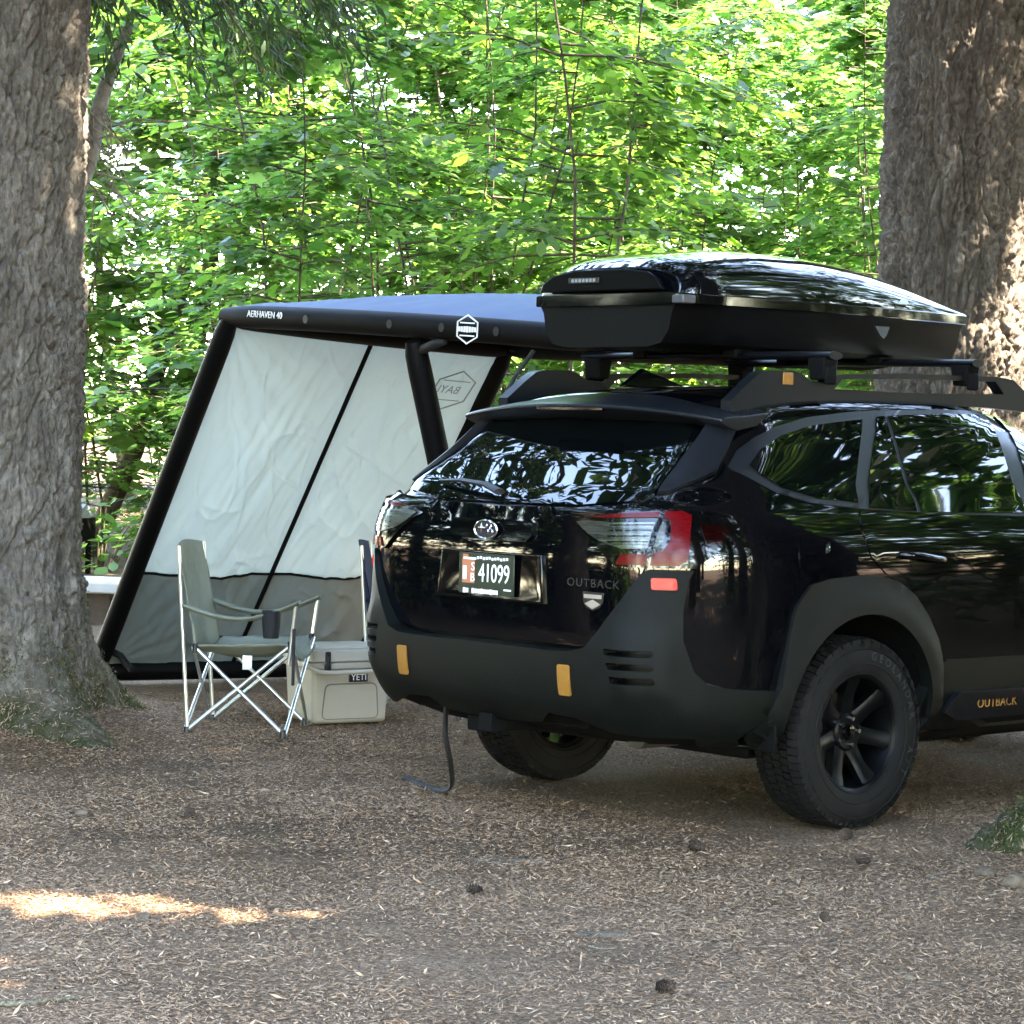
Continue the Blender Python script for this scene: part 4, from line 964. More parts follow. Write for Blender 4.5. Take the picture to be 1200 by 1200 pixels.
# --- wheels
def tread_tyre():
    prof = [(-.095, .218), (-.112, .235), (-.118, .275), (-.112, .318), (-.100, .343), (-.088, .350), (.088, .350), (.100, .343), (.112, .318), (.118, .275), (.113, .240), (.098, .218)]
    bm = bmesh.new(); lathe(bm, prof, 96, closed=True)
    nb = 76
    for k in range(nb):
        a = 2*PI*k/nb
        for lane, (x0, x1, da, ln) in enumerate(((-.104, -.062, 0, .0235), (-.054, -.020, .5, .020), (-.012, .022, .1, .020), (.030, .060, .6, .020), (.066, .106, .25, .0235))):
            ac = a+da*2*PI/nb; h = .362; hs = .352 if lane in (0, 4) else .362
            q = []
            for xx, hh in ((x0, hs if lane == 0 else h), (x1, hs if lane == 4 else h)):
                for s_, top_ in ((-1, 0), (1, 0), (1, 1), (-1, 1)):
                    an = ac+s_*ln/2/.36+(.012 if xx == x1 else 0); rr = hh if top_ else .338
                    q.append(bm.verts.new((xx, rr*math.cos(an), rr*math.sin(an))))
            for f in ((3, 2, 6, 7), (0, 3, 7, 4), (1, 5, 6, 2), (0, 1, 2, 3), (4, 7, 6, 5)): bm.faces.new([q[i] for i in f])
            if lane in (0, 4):   # shoulder lug running down the side
                xx = x0 if lane == 0 else x1; sg = -1 if lane == 0 else 1; q = []
                if k % 2 == 0:
                    for rr, e in ((.352, .002), (.322, .012)):
                        for s_ in (-1, 1):
                            an = ac+s_*ln/2/.36; q.append(bm.verts.new((xx+sg*e, rr*math.cos(an), rr*math.sin(an))))
                    bm.faces.new((q[0], q[1], q[3], q[2]))
    for rr in (.225, .262, .318):   # raised bands on the side wall
        for sg in (-1, 1):
            xx = np.interp(rr, [.218, .235, .275, .318], [.098, .113, .1185, .113]); lathe(bm, [(sg*(xx-.001), rr-.003), (sg*(xx+.0025), rr-.001), (sg*(xx+.0025), rr+.001), (sg*(xx-.001), rr+.003)], 96)
    me = bpy.data.meshes.new('tyre'); bmesh.ops.recalc_face_normals(bm, faces=bm.faces[:]); bm.to_mesh(me); bm.free(); me.materials.append(MT['rubber'])
    me.polygons.foreach_set('use_smooth', np.ones(len(me.polygons), bool)); me.set_sharp_from_angle(angle=math.radians(30)); return me
def rim_mesh():
    bm = bmesh.new()
    lathe(bm, [(-.09, .222), (-.085, .205), (.02, .190), (.07, .200), (.092, .208), (.100, .219), (.096, .226), (.085, .222)], 80)
    lathe(bm, [(.0, .075), (.045, .072), (.052, .062), (.048, .035), (.050, .0)], 40)
    lathe(bm, [(-.02, .075), (.0, .075)], 40)
    for k in range(7):
        a = 2*PI*k/7; M = Matrix.Rotation(a, 4, 'X')
        sec = [(.055, .036, .040), (.10, .031, .050), (.15, .030, .062), (.195, .036, .082), (.212, .046, .088)]   # radius, half width, front x
        rg = []
        for r_, hw, fx in sec:
            rg.append([bm.verts.new(M @ Vector(p)) for p in ((fx-.045, -hw*.8, r_), (fx-.006, -hw, r_), (fx, -hw*.62, r_), (fx, hw*.62, r_), (fx-.006, hw, r_), (fx-.045, hw*.8, r_))])
        for i in range(len(rg)-1):
            for j in range(6): bm.faces.new((rg[i][j], rg[i][(j+1) % 6], rg[i+1][(j+1) % 6], rg[i+1][j]))
    me = bpy.data.meshes.new('wheel'); bmesh.ops.recalc_face_normals(bm, faces=bm.faces[:]); bm.to_mesh(me); bm.free(); me.materials.append(MT['rim'])
    me.polygons.foreach_set('use_smooth', np.ones(len(me.polygons), bool)); me.set_sharp_from_angle(angle=math.radians(28)); return me
def simple(fn, nm, mt, ang=30):
    bm = bmesh.new(); fn(bm); me = bpy.data.meshes.new(nm); bmesh.ops.recalc_face_normals(bm, faces=bm.faces[:]); bm.to_mesh(me); bm.free(); me.materials.append(MT[mt])
    me.polygons.foreach_set('use_smooth', np.ones(len(me.polygons), bool)); me.set_sharp_from_angle(angle=math.radians(ang)); return me
TY = tread_tyre(); RM = rim_mesh()
DISC = simple(lambda b: lathe(b, [(-.03, .05), (-.03, .145), (-.015, .145), (-.015, .05)], 48, closed=True), 'brake_disc', 'steel')
def nuts(b):
    for k in range(5):
        a = 2*PI*k/5+.3; tube(b, [(.046, .052*math.sin(a), .052*math.cos(a)), (.062, .052*math.sin(a), .052*math.cos(a))], .0085, 8)
NUT = simple(nuts, 'lug_nuts', 'chrome'); CAP = simple(lambda b: (lathe(b, [(.05, .030), (.060, .028), (.062, .02), (.062, 0)], 28)), 'centre_cap', 'gloss')
def weights(b):
    for a in (2.45, -2.35):
        M = Matrix.Rotation(-a, 4, 'X'); box(b, (-.01, 0, .165), (.01, .042, .05), M)
WGT = simple(weights, 'brake_bracket', 'steel')
for i, (sd, yy) in enumerate(((1, 0), (-1, 0), (1, 2.745), (-1, 2.745))):
    wh = link('wheel', RM, None, car); wh.location = (sd*.792, yy, .362); wh.rotation_euler = (.02+i*.4, 0, 0 if sd > 0 else PI)
    for nm, me in (('tyre', TY), ('brake_disc', DISC), ('lug_nuts', NUT), ('centre_cap', CAP), ('brake_bracket', WGT)):
        c = link(nm, me, None, wh)
        if nm == 'tyre' and i == 0: tyre0 = c; wheel0 = wh
# side-wall lettering of the visible tyre
msg = 'GEOLANDAR  A/T'; bmm = None; objs = []
for k, chx in enumerate(msg):
    if chx == ' ': continue
    th = math.radians(78-k*8.6); c0 = Vector((.1195, .292*math.cos(th), .292*math.sin(th)))
    tan = Vector((0, math.sin(th), -math.cos(th))); radl = Vector((0, math.cos(th), math.sin(th)))
    o = text_obj('tyre_lettering', chx, .042, MT['grey_print'], tyre0, frame(c0, tan, radl, (1, 0, 0)), .0008)
    objs.append(o)
# join the letters
bmj = bmesh.new()
for o in objs: bmj.from_mesh(o.data)
for o in objs: bpy.data.objects.remove(o)
jm = bpy.data.meshes.new('tyre_lettering'); bmj.to_mesh(jm); bmj.free(); link('tyre_lettering', jm, mat('faded_tyre_print', (.018, .019, .018), .8), tyre0)
wheel0.rotation_euler = (.02, 0, 0)
# --- roof rails, cross bars
def rail_prism(nm, poly, hole, x, t_, mt, parent, bevel=.006):
    pl = densify(poly, .05); hl = [densify(h, .05) for h in hole]
    ar = sum(pl[i][0]*pl[(i+1) % len(pl)][1]-pl[(i+1) % len(pl)][0]*pl[i][1] for i in range(len(pl)))
    if ar < 0: pl = pl[::-1]
    V, tris = cdt_region(pl, hl, .5)
    bm = bmesh.new(); A = [bm.verts.new((x+t_/2, a, b)) for a, b in V]; B = [bm.verts.new((x-t_/2, a, b)) for a, b in V]; ed = set()
    for q in tris:
        bm.faces.new([A[i] for i in q]); bm.faces.new([B[i] for i in q[::-1]])
        for i in range(3): ed.add((q[i], q[(i+1) % 3]))
    for a, b in ed:
        if (b, a) not in ed: bm.faces.new((A[b], A[a], B[a], B[b]))
    return bm_obj(nm, bm, mt, parent, angle=30, bevel=bevel)
for sd in (1, -1):
    rl = rail_prism('roof_rail', [(-.47, 1.53), (-.47, 1.592), (-.37, 1.665), (-.315, 1.70), (-.27, 1.71), (-.14, 1.712), (-.09, 1.705), (-.03, 1.675), (.06, 1.672), (.09, 1.70), (.16, 1.708), (.6, 1.722), (1.12, 1.725), (1.22, 1.715), (1.33, 1.655), (1.36, 1.585), (1.0, 1.60), (.5, 1.602), (0, 1.588)],
        [[(.10, 1.645), (.15, 1.688), (.6, 1.702), (1.10, 1.705), (1.16, 1.655), (.6, 1.646)]], sd*.612, .052, MT['rail'], car, .011)
    bm = bmesh.new(); box(bm, (sd*.641, -.165, 1.682), (.006, .055, .045)); bm_obj('rail_badge', bm, MT['gold'], rl, bevel=.002)
    for yy in (-.02, .92):
        s_, z_ = to_dom(S(yy, 1.612)); pm = PS(s_, z_); bm = bmesh.new(); box(bm, (sd*(pm.x+.0), yy, pm.z), (.02, .06, .016)); bm_obj('roof_clip', bm, MT['dark'], car)
for yy in (.06, .93):
    bm = bmesh.new(); tube(bm, [(-.68, yy, 1.775), (-.675, yy, 1.775), (.0, yy, 1.778), (.675, yy, 1.775), (.68, yy, 1.775)], .038, 16, True, .42)
    cbr = bm_obj('cross_bar', bm, MT['satin'], car, angle=50)
    for sd in (1, -1):
        bm = bmesh.new(); box(bm, (sd*.615, yy, 1.725), (.09, .085, .085), None, .8); box(bm, (sd*.655, yy, 1.70), (.02, .06, .07)); bm_obj('bar_clamp', bm, MT['dark'], cbr, bevel=.008)
# antenna fin, windscreen, lights and mirrors at the front
bm = bmesh.new(); prism(bm, [(-.42, 1.64), (-.30, 1.715), (-.25, 1.70), (-.08, 1.655), (-.08, 1.64)], .03); bm_obj('roof_antenna', bm, MT['paint'], car, bevel=.008)
def front_panel(nm, pts, off, mt, parent, **k):
    # same helper on the nose: points given as arc positions from the front middle
    def cv(p):
        x, y, s, z = ringv(z2v(p[1])); h = int(np.argmax(x[::-1])); xr, sr = x[::-1], s[::-1]
        return ('D', float(np.interp(p[0], xr[:h+1], sr[:h+1])), p[1])
    return [cv(p) for p in pts]
_td = to_dom
def to_dom(p): return (p[1], p[2]) if p[0] == 'D' else _td(p)
ws = front_panel('windscreen', [(0.02, 1.20), (.55, 1.20), (.62, 1.23), (.50, 1.52), (.02, 1.54)], .006, None, car)
for sd in (1, -1): panel('windscreen', ws, .006, MT['glass'], car, thick=.012, side=sd, grid=.06, edge=.04)
hl_ = front_panel('headlight', [(.45, .80), (.74, .84), (.80, .90), (.70, .92), (.45, .88)], .012, None, car)
gl_ = front_panel('grille', [(0.02, .62), (.38, .64), (.42, .84), (.02, .86)], .012, None, car)
fb_ = front_panel('front_bumper', [(0.02, .36), (.55, .37), (.80, .42), (.80, .60), (.5, .58), (.02, .58)], .03, None, car)
for sd in (1, -1):
    panel('headlight', hl_, .012, MT['clear'], car, thick=.03, side=sd, grid=.05, edge=.03)
    panel('grille', gl_, .012, MT['dark'], car, thick=.03, side=sd, grid=.05, edge=.03)
    panel('front_bumper', fb_, .03, MT['clad'], car, thick=.05, side=sd, grid=.05, edge=.03, bevel=.005)
    bm = bmesh.new(); box(bm, (sd*1.0, 2.0, 1.22), (.20, .12, .15)); tube(bm, [(sd*.85, 2.02, 1.14), (sd*.93, 2.02, 1.17)], .03, 8); bm_obj('door_mirror', bm, MT['paint'], car, bevel=.03, seg=3)
# --- underneath: hitch, muffler, axle
bm = bmesh.new(); tube(bm, [(-.62, -.66, .39), (.62, -.66, .39)], .03, 12); bm_obj('rear_axle_beam', bm, MT['dark'], car)
hit = bm_obj('tow_hitch', box(box(box(bmesh.new(), (-.02, -.93, .375), (.07, .26, .07)), (-.02, -.93, .41), (.9, .05, .05)), (-.14, -.98, .36), (.07, .06, .06)), MT['dark'], car, bevel=.005)
bm = bmesh.new(); tube(bm, [(.52, -.80, .36), (.52, -.60, .36), (.30, -.40, .37)], .045, 14); bm_obj('muffler', bm, MT['steel'], car)
bm = bmesh.new(); tube(bm, [(-.42, .02, .33), (-.60, .02, .34), (-.66, .02, .345)], [.05, .06, .03], 16); bm_obj('wheel_hub', bm, MT['steel'], car)
bm = bmesh.new(); box(bm, (0, 1.4, .32), (1.3, 3.5, .12)); bm_obj('underbody', bm, MT['dark'], car, bevel=.02)

# ================================================================== roof box on the cross bars
rb = thing('roof_box', 'long glossy black cargo box strapped on the car roof bars', 'roof box', (-.08, .5, 1.79))
BY0, BY1 = -.93, .94                                    # local y of the tail and the nose
def bw(y):   # half width of the flange
    f = (y-BY0)/(BY1-BY0); return .43*(1-.32*max(0, (f-.35)/.65)**2.0)*(1-.10*max(0, (.12-f)/.12)**2)
def bt(y):   # height of the lid above the flange
    f = (y-BY0)/(BY1-BY0)
    return float(np.interp(f, [0, .03, .08, .16, .28, .42, .58, .74, .88, 1], [.085, .118, .15, .178, .198, .20, .18, .135, .075, .012]))
bty = pchip(np.array([0, .03, .08, .16, .28, .42, .58, .74, .88, 1.0]), np.array([.105, .135, .16, .182, .198, .198, .178, .132, .075, .014]))
ZF = .185
def lid():
    bm = bmesh.new(); NY, NA = 64, 33; rows = []
    for i in range(NY):
        f = (i/(NY-1)); y = BY0+(BY1-BY0)*f; h = float(bty(f)); w_ = bw(y)-.006; row = []
        for k in range(NA):
            a = PI*k/(NA-1); cx, sx = math.cos(a), math.sin(a); e = .62+.1*f
            px = math.copysign(abs(cx)**e, cx)*w_; pz = sx**(.72)*h
            rear_in = max(0, 1-f/.05)
            row.append(bm.verts.new((px, y+.05*(pz/.2)*rear_in+.035*(1-(px/w_)**2)*0-.03*(1-(px/max(w_, .01))**2)*rear_in+.02*rear_in, ZF+.022+pz)))
        rows.append(row)
    for i in range(NY-1):
        for k in range(NA-1): bm.faces.new((rows[i][k], rows[i][k+1], rows[i+1][k+1], rows[i+1][k]))
    bm.faces.new(rows[0]); bm.faces.new(rows[-1][::-1])
    return bm_obj('lid', bm, MT['box_lid'], rb, angle=38, bevel=.006)
ld = lid()
def loop_y(sc, n=40, rr=.10):
    """plan outline of the box, rounded corners"""
    pts = []
    for i in range(n+1): y = BY0+(BY1-BY0)*i/n; pts.append((bw(y)*sc, y*(1 if sc > .97 else .985)))
    q = rounded(pts+[(-a, b) for a, b in pts[::-1]], rr, 4) if False else pts+[(-a, b) for a, b in pts[::-1]]
    c = []
    for x, y in q:
        f = (y-BY0)/(BY1-BY0)
        yy = y-.03*(1-(x/(.43*sc))**2) if f < .02 else y+.06*(1-(x/(.3*sc))**2) if f > .98 else y
        c.append((x, yy))
    return c
def slab(nm, secs, mt, bevel):
    bm = bmesh.new(); rg = []
    for sc, z in secs: rg.append([bm.verts.new((x, y, z)) for x, y in loop_y(sc)])
    n = len(rg[0])
    for i in range(len(rg)-1):
        for k in range(n): bm.faces.new((rg[i][k], rg[i][(k+1) % n], rg[i+1][(k+1) % n], rg[i+1][k]))
    bm.faces.new(rg[0][::-1]); bm.faces.new(rg[-1])
    return bm_obj(nm, bm, mt, rb, angle=35, bevel=bevel)
slab('rim', [(.985, ZF-.02), (1.0, ZF-.016), (1.0, ZF+.018), (.975, ZF+.024)], MT['gloss'], .003)
slab('base', [(.60, .005), (.78, .02), (.88, .07), (.92, ZF-.045), (.965, ZF-.018)], MT['box_base'], 0)
# dark arched recess on the tail of the lid, with its badge
bm = bmesh.new(); arch = [(-.355, ZF+.035), (.33, ZF+.035), (.30, ZF+.075), (.24, ZF+.105), (.12, ZF+.118), (-.15, ZF+.118), (-.28, ZF+.10), (-.34, ZF+.07)]
prism(bm, arch, .02, frame((0, BY0-.008, 0), (0, -1, 0), (1, 0, 0), (0, 0, 1)) ); bm_obj('tail_recess', bm, mat('matt_black_recess', (.0008, .0008, .0008), .5, spec=.08), rb, bevel=.006)
bm = bmesh.new(); box(bm, (-.10, BY0-.021, ZF+.078), (.17, .004, .022)); bb = bm_obj('tail_badge', bm, MT['badge'], rb, bevel=.002)
bm = bmesh.new()
for k in range(7): box(bm, (-.16+.02*k, BY0-.0235, ZF+.078), (.013, .001, .013))
bm_obj('badge_lettering', bm, MT['grey_print'], bb)
bm = bmesh.new(); box(bm, (.405, BY0+.02, ZF-.002), (.06, .07, .032)); bm_obj('latch', bm, mat('grey_latch', (.05, .052, .055), .4), rb, bevel=.005)
bm = bmesh.new(); M = Matrix.Translation((.378, .36, ZF+.052)) @ Matrix.Rotation(rad(-3), 4, 'Z') @ Matrix.Rotation(rad(-28), 4, 'Y'); box(bm, (0, 0, 0), (.004, .16, .024), M); bm_obj('side_label', bm, mat('pale_label', (.55, .62, .62), .4), rb)
bm = bmesh.new(); prism(bm, [(-.045, .025), (.045, .025), (.02, -.012), (0, -.026), (-.02, -.012)], .006, frame((.385, .28, .105), (1, 0, .15), (0, 1, 0), (-.15, 0, 1))); bm_obj('side_lock', bm, mat('grey_lock', (.02, .02, .02), .4), rb)
for yy in (-.44, .43):
    for xx in (-.25, .25):
        bm = bmesh.new(); box(bm, (xx, yy, -.006), (.07, .10, .035)); bm_obj('mount_foot', bm, MT['dark'], rb, bevel=.006)

# ================================================================== inflatable awning
aw = thing('awning', 'inflatable car awning with black tubes and a pale fabric wall', 'awning', (-3.0, 1.0, 0))
IM = Matrix.Translation((3.0, -1.0, 0))
def A(p): return Vector((p[0]+3.0, p[1]-1.0, p[2]))
RO = (-3.30, .14, 1.985); FO = (-3.30, 1.98, 1.90); RI = (-.62, .06, 1.845); FI = (-.62, 1.92, 1.83)
RFt = (-4.98, .50, .075); FFt = (-4.52, 1.98, .075)
def sagline(a, b, sag, n=24): return [Vector(a).lerp(Vector(b), i/n)+Vector((0, 0, -sag*4*(i/n)*(1-i/n))) for i in range(n+1)]
def atube(nm, a, b, r, sag=0, ext=(0, 0)):
    p = sagline(a, b, sag); d = (Vector(b)-Vector(a)).normalized(); p[0] = p[0]-d*ext[0]; p[-1] = p[-1]+d*ext[1]
    rr = [r*(.72 if i in (0, len(p)-1) else .96 if i in (1, len(p)-2) else 1) for i in range(len(p))]
    return tube_obj(nm, [A(q) for q in p], rr, MT['tubefab'], aw, 20)
t_rear = atube('roof_tube', RI, RO, .056, -.012, (0, .05)); atube('roof_tube', RO, FO, .06, .01); atube('roof_tube', FO, FI, .06, 0); atube('roof_tube', RI, FI, .05, 0)
atube('leg', RO, RFt, .054, .0, (0, .03)); atube('leg', FO, FFt, .054, 0, (0, .03)); atube('ground_tube', RFt, FFt, .058)
LG0, LG1 = (-1.86, .10, 1.87), (-1.93, .72, .05)
atube('leg', LG0, LG1, .055, 0, (-.02, .02)); atube('leg', (-1.5, 1.9, 1.85), (-1.62, 2.2, .04), .055)
# wall: pale upper panel, grey skirt, dark piping and a centre seam
def wallpt(u, v, d=0):
    """u across from the rear leg to the front leg, v from top to ground"""
    a = Vector(RO).lerp(Vector(FO), u); b = Vector(RFt).lerp(Vector(FFt), u); p = a.lerp(b, v)
    n = (b-a).cross(Vector(FO)-Vector(RO)).normalized()
    if n.x < 0: n = -n
    return p+n*d
def wrinkle(u, v):
    e = min(1, 6*u, 6*(1-u), 6*v, 6*(1-v)+.3)
    f = .010*noise.noise((u*3+v*2.2, v*1.6-u*1.1, 3.1))+.0065*noise.noise((u*16+v*9, v*4-u*5, 7.7))+.004*noise.noise((u*40+v*12, v*7, 1.2))
    for cu, cv, s_ in ((0, 0, 1), (1, 0, 1), (0, 1, .6), (1, 1, .6)):
        du, dv = abs(u-cu), abs(v-cv); r = math.hypot(du, dv); f += .007*math.sin(math.atan2(dv, du)*26+4*r)*math.exp(-r*3.2)*s_
    f += .02*math.sin(PI*v)*math.sin(2*PI*u)**2
    f += .006*(1-abs(noise.noise((u*5-v*7, v*2.5+u*3, 11.)))*2)**6*math.sin(PI*v)+.005*(1-abs(noise.noise((u*9-v*5, v*5+u*2, 21.)))*2)**8
    return 1.7*f*e*min(1, abs(u-.5)*14+.05)
def wall_grid(nm, u0, u1, v0, v1, nu, nv, mt):
    V = [A(wallpt(u0+(u1-u0)*i/nu, v0+(v1-v0)*j/nv, wrinkle(u0+(u1-u0)*i/nu, v0+(v1-v0)*j/nv))) for i in range(nu+1) for j in range(nv+1)]
    idx = np.arange((nu+1)*(nv+1)).reshape(nu+1, nv+1); F = np.stack([idx[:-1, :-1], idx[1:, :-1], idx[1:, 1:], idx[:-1, 1:]], -1).reshape(-1, 4)
    o = link(nm, npmesh(nm, V, F, True), mt, aw); sm = o.modifiers.new('solid', 'SOLIDIFY'); sm.thickness = .002; return o
VS = .70
wall_grid('wall_panel', .015, .497, .01, VS-.003, 110, 150, MT['wall']); wall_grid('wall_panel', .503, .985, .01, VS-.003, 110, 150, MT['wall'])
wall_grid('lower_panel', .015, .985, VS+.004, .985, 120, 60, MT['wall_low'])
def wline(nm, pts, r, mt=None, off=.012): return tube_obj(nm, [A(wallpt(u, v, wrinkle(u, v)+off)) for u, v in pts], r, mt or MT['tubefab'], aw, 6)
wline('piping', [(.01+.98*i/40, VS) for i in range(41)], .008, off=.004)
wline('centre_seam', [(.5, .99*i/40) for i in range(41)], .014, off=.004)
# roof fabric
def roofpt(u, v):
    a = Vector(RI).lerp(Vector(RO), u); b = Vector(FI).lerp(Vector(FO), u); p = a.lerp(b, v)
    return p+Vector((0, 0, +.045+.22*(math.sin(PI*v)**.8)*(.35+.65*math.sin(PI*min(1, u*1.0))**.6)*.75+.012*noise.noise((u*6, v*5, 2))+.006*noise.noise((u*22, v*9, 5))))
nu = nv = 60; V = [A(roofpt(i/nu, j/nv)) for i in range(nu+1) for j in range(nv+1)]; idx = np.arange((nu+1)*(nv+1)).reshape(nu+1, nv+1)
ro = link('roof_panel', npmesh('roof_panel', V, np.stack([idx[:-1, :-1], idx[1:, :-1], idx[1:, 1:], idx[:-1, 1:]], -1).reshape(-1, 4), True), MT['rooffab'], aw); ro.modifiers.new('solid', 'SOLIDIFY').thickness = .003
# lettering and hexagon on the rear tube
def tube_frame(f, up=.0, out=.066):
    p = Vector(RI).lerp(Vector(RO), f)+Vector((0, 0, .012*4*f*(1-f))); ex = (Vector(RI)-Vector(RO)).normalized(); ez = Vector((0, 0, 1)); en = ex.cross(ez).normalized(); ez = en.cross(ex)
    return frame(A(p+en*out+ez*up), ex, ez, en)
text_obj('tube_lettering', 'AERHAVEN 40', .046, MT['white'], t_rear, tube_frame(.865, .012, .0555), .0015)
Mh = tube_frame(.292, .0, .058); hexp = [(.083*math.cos(PI/2+k*PI/3)*1.0, .066*math.sin(PI/2+k*PI/3)) for k in range(6)]
def ring2d(nm, poly, w_, M, mt, parent, th=.002):
    bm = bmesh.new(); n = len(poly); c = Vector((sum(p[0] for p in poly)/n, sum(p[1] for p in poly)/n)); q = []
    for p in poly:
        d = Vector(p)-c; i = c+d*(1-w_/d.length); q.append((bm.verts.new(M @ Vector((p[0], p[1], th))), bm.verts.new(M @ Vector((i.x, i.y, th)))))
    for k in range(n): bm.faces.new((q[k][0], q[(k+1) % n][0], q[(k+1) % n][1], q[k][1]))
    r = bmesh.ops.extrude_face_region(bm, geom=bm.faces[:]); bmesh.ops.translate(bm, verts=[v for v in r['geom'] if isinstance(v, bmesh.types.BMVert)], vec=(M.to_3x3() @ Vector((0, 0, -.004))))
    return bm_obj(nm, bm, mt, parent, smooth=False)
hx = ring2d('hexagon_logo', hexp, .007, Mh, MT['white'], t_rear)
bm = bmesh.new()
for zz, ww in ((.028, .10), (-.028, .10)): box(bm, (0, zz, .001), (ww, .006, .002), Mh)
for k in range(7): box(bm, (-.054+.018*k, 0, .001), (.0135, .027-.002*abs(k-3), .002), Mh)
bm_obj('logo_band', bm, MT['white'], hx)
# printed mark on the wall seen from inside, mirrored
wp_ = wallpt(.845, .125, .040); exw = (Vector(RO)-Vector(FO)).normalized(); ezw = (Vector(RO)-Vector(RFt)).normalized(); ezw = (ezw-exw*ezw.dot(exw)).normalized(); enw = exw.cross(ezw)
Mw = frame(A(wp_), exw, ezw, enw)
hw = ring2d('wall_logo', [(.15*math.cos(PI/2+k*PI/3)*1.0, .14*math.sin(PI/2+k*PI/3)) for k in range(6)], .008, Mw, MT['grey_print'], aw, .001)
text_obj('wall_lettering', 'BAYL', .075, MT['grey_print'], hw, Mw @ Matrix.Translation((.03, 0.0, .001)), .0005)
bm = bmesh.new(); box(bm, (0, -.07, 0), (.19, .006, .001), Mw); box(bm, (0, .065, 0), (.19, .006, .001), Mw); bm_obj('logo_band', bm, MT['grey_print'], hw)
# rolled strap between tube and inner leg, tie loops
tube_obj('rolled_strap', [A(q) for q in ((-1.86, .14, 1.795), (-1.78, .10, 1.815), (-1.66, .07, 1.838), (-1.60, .07, 1.842))], [.012, .024, .022, .012], MT['strap'], aw, 8)
tube_obj('tie_loop', [A(q) for q in ((-4.86, .52, .19), (-4.80, .54, .17), (-4.76, .55, .13), (-4.72, .56, .10))], .02, MT['strap'], aw, 7)
tube_obj('tension_strap', [A(q) for q in ((-.97, .02, 1.80), (-1.0, -.06, 1.68), (-1.03, -.10, 1.58))], .017, MT['strap'], aw, 7, .5)
# weave rings along the tubes
for f in (.36, .50, .74, .22):
    M = tube_frame(f, 0, .044); bm = bmesh.new()
    bmesh.ops.create_circle(bm, segments=20, radius=.02, cap_ends=True); bmesh.ops.transform(bm, matrix=M @ Matrix.Translation((0, 0, .0135)), verts=bm.verts[:])
    bm_obj('inflation_valve', bm, MT['blackrub'], t_rear)

# ================================================================== camp chairs
def camp_chair(name, label, loc, rz, fab, holder=True):
    t = thing(name, label, 'chair', loc, rz, None); t.scale = (.88, .88, .93)
    W, Dp = .29, .24; feet = {k: Vector(v) for k, v in dict(fl=(Dp, W, .018), fr=(Dp, -W, .018), bl=(-Dp-.03, W, .018), br=(-Dp-.03, -W, .018)).items()}
    sc = {k: Vector(v) for k, v in dict(fl=(.27, .28, .455), fr=(.27, -.28, .455), bl=(-.235, .28, .43), br=(-.235, -.28, .43)).items()}
    def tb(nm, a, b, r=.0105, m_='alu'): return tube_obj(nm, [a, b], r, MT[m_], t, 10)
    for a, b in (('fl', 'bl'), ('bl', 'fl'), ('fr', 'br'), ('br', 'fr')): tb('leg', feet[a], sc[b])
    for a, b in (('fl', 'fr'), ('fr', 'fl'), ('bl', 'br'), ('br', 'bl')): tb('leg', feet[a]+Vector((.012 if a[0] == 'f' else -.012, 0, 0)), sc[b]+Vector((.012 if a[0] == 'f' else -.012, 0, 0)), .0095)
    for s_ in (1, -1):
        tb('back_post', (-Dp-.028, s_*.295, .04), (-.335, s_*.275, .93)); tb('arm_post', (.262, s_*.285, .36), (.30, s_*.30, .665))
    for k, p in feet.items(): tube_obj('foot', [p-Vector((0, 0, .018)), p+Vector((0, 0, .02))], [.021, .016], MT['blackrub'], t, 10)
    for k, p in sc.items(): tube_obj('joint', [p-Vector((0, 0, .025)), p+Vector((0, 0, .02))], [.017, .017], MT['blackrub'], t, 8)
    def sheet(nm, fn, nu, nv, th=.004, mm=None):
        V = [fn(i/nu, j/nv) for i in range(nu+1) for j in range(nv+1)]; idx = np.arange((nu+1)*(nv+1)).reshape(nu+1, nv+1)
        o = link(nm, npmesh(nm, V, np.stack([idx[:-1, :-1], idx[1:, :-1], idx[1:, 1:], idx[:-1, 1:]], -1).reshape(-1, 4), True), mm or fab, t); o.modifiers.new('solid', 'SOLIDIFY').thickness = th; return o
    seat = sheet('seat', lambda u, v: (-.235+.53*u, -.285+.57*v, .445+.02*u-.085*math.sin(PI*v)**.8*(.55+.45*math.sin(PI*min(1, u*1.05)))-.05*max(0, (u-.93)/.07)+.006*noise.noise((u*7, v*7, 2))), 26, 26)
    sheet('backrest', lambda u, v: (-.225-.115*u-.065*math.sin(PI*v)*(1-.5*u)+.006*noise.noise((u*6, v*5, 9)), (-.285+.57*v)*(.93 if u < .3 else 1), .40+.53*u+(.0 if u < .9 else .02*math.sin(PI*v)*(u-.9)/.1)), 26, 22)
    for s_ in (1, -1):
        sheet('armrest', lambda u, v: (-.30+.615*u, s_*(.255+.085*v), .645+.03*u-.075*math.sin(PI*u)-.02*math.sin(PI*v)), 24, 8)
    tg_ = sheet('care_tag', lambda u, v: (.02+.05*u, -.291-.004*v, .40-.07*v), 3, 3, .001, MT['white'])
    if holder:
        bm = bmesh.new(); lathe(bm, [(0, .002), (0, .040), (.06, .047), (.135, .05), (.135, .047), (.006, .038)], 22); bmesh.ops.transform(bm, matrix=Matrix.Translation((.17, -.305, .49)) @ Matrix.Rotation(-PI/2, 4, 'Y'), verts=bm.verts[:])
        bm_obj('cup_holder', bm, MT['mesh'], t)
    bm = bmesh.new(); box(bm, (.29, -.30, .40), (.016, .02, .28)); bm_obj('webbing', bm, MT['strap'], t, bevel=.004)
    return t
camp_chair('camp_chair', 'sage green folding camp chair with cup holder beside the tan cooler', (-2.64, -.19, G(-2.69, -.23)), rad(41), MT['chairfab'])
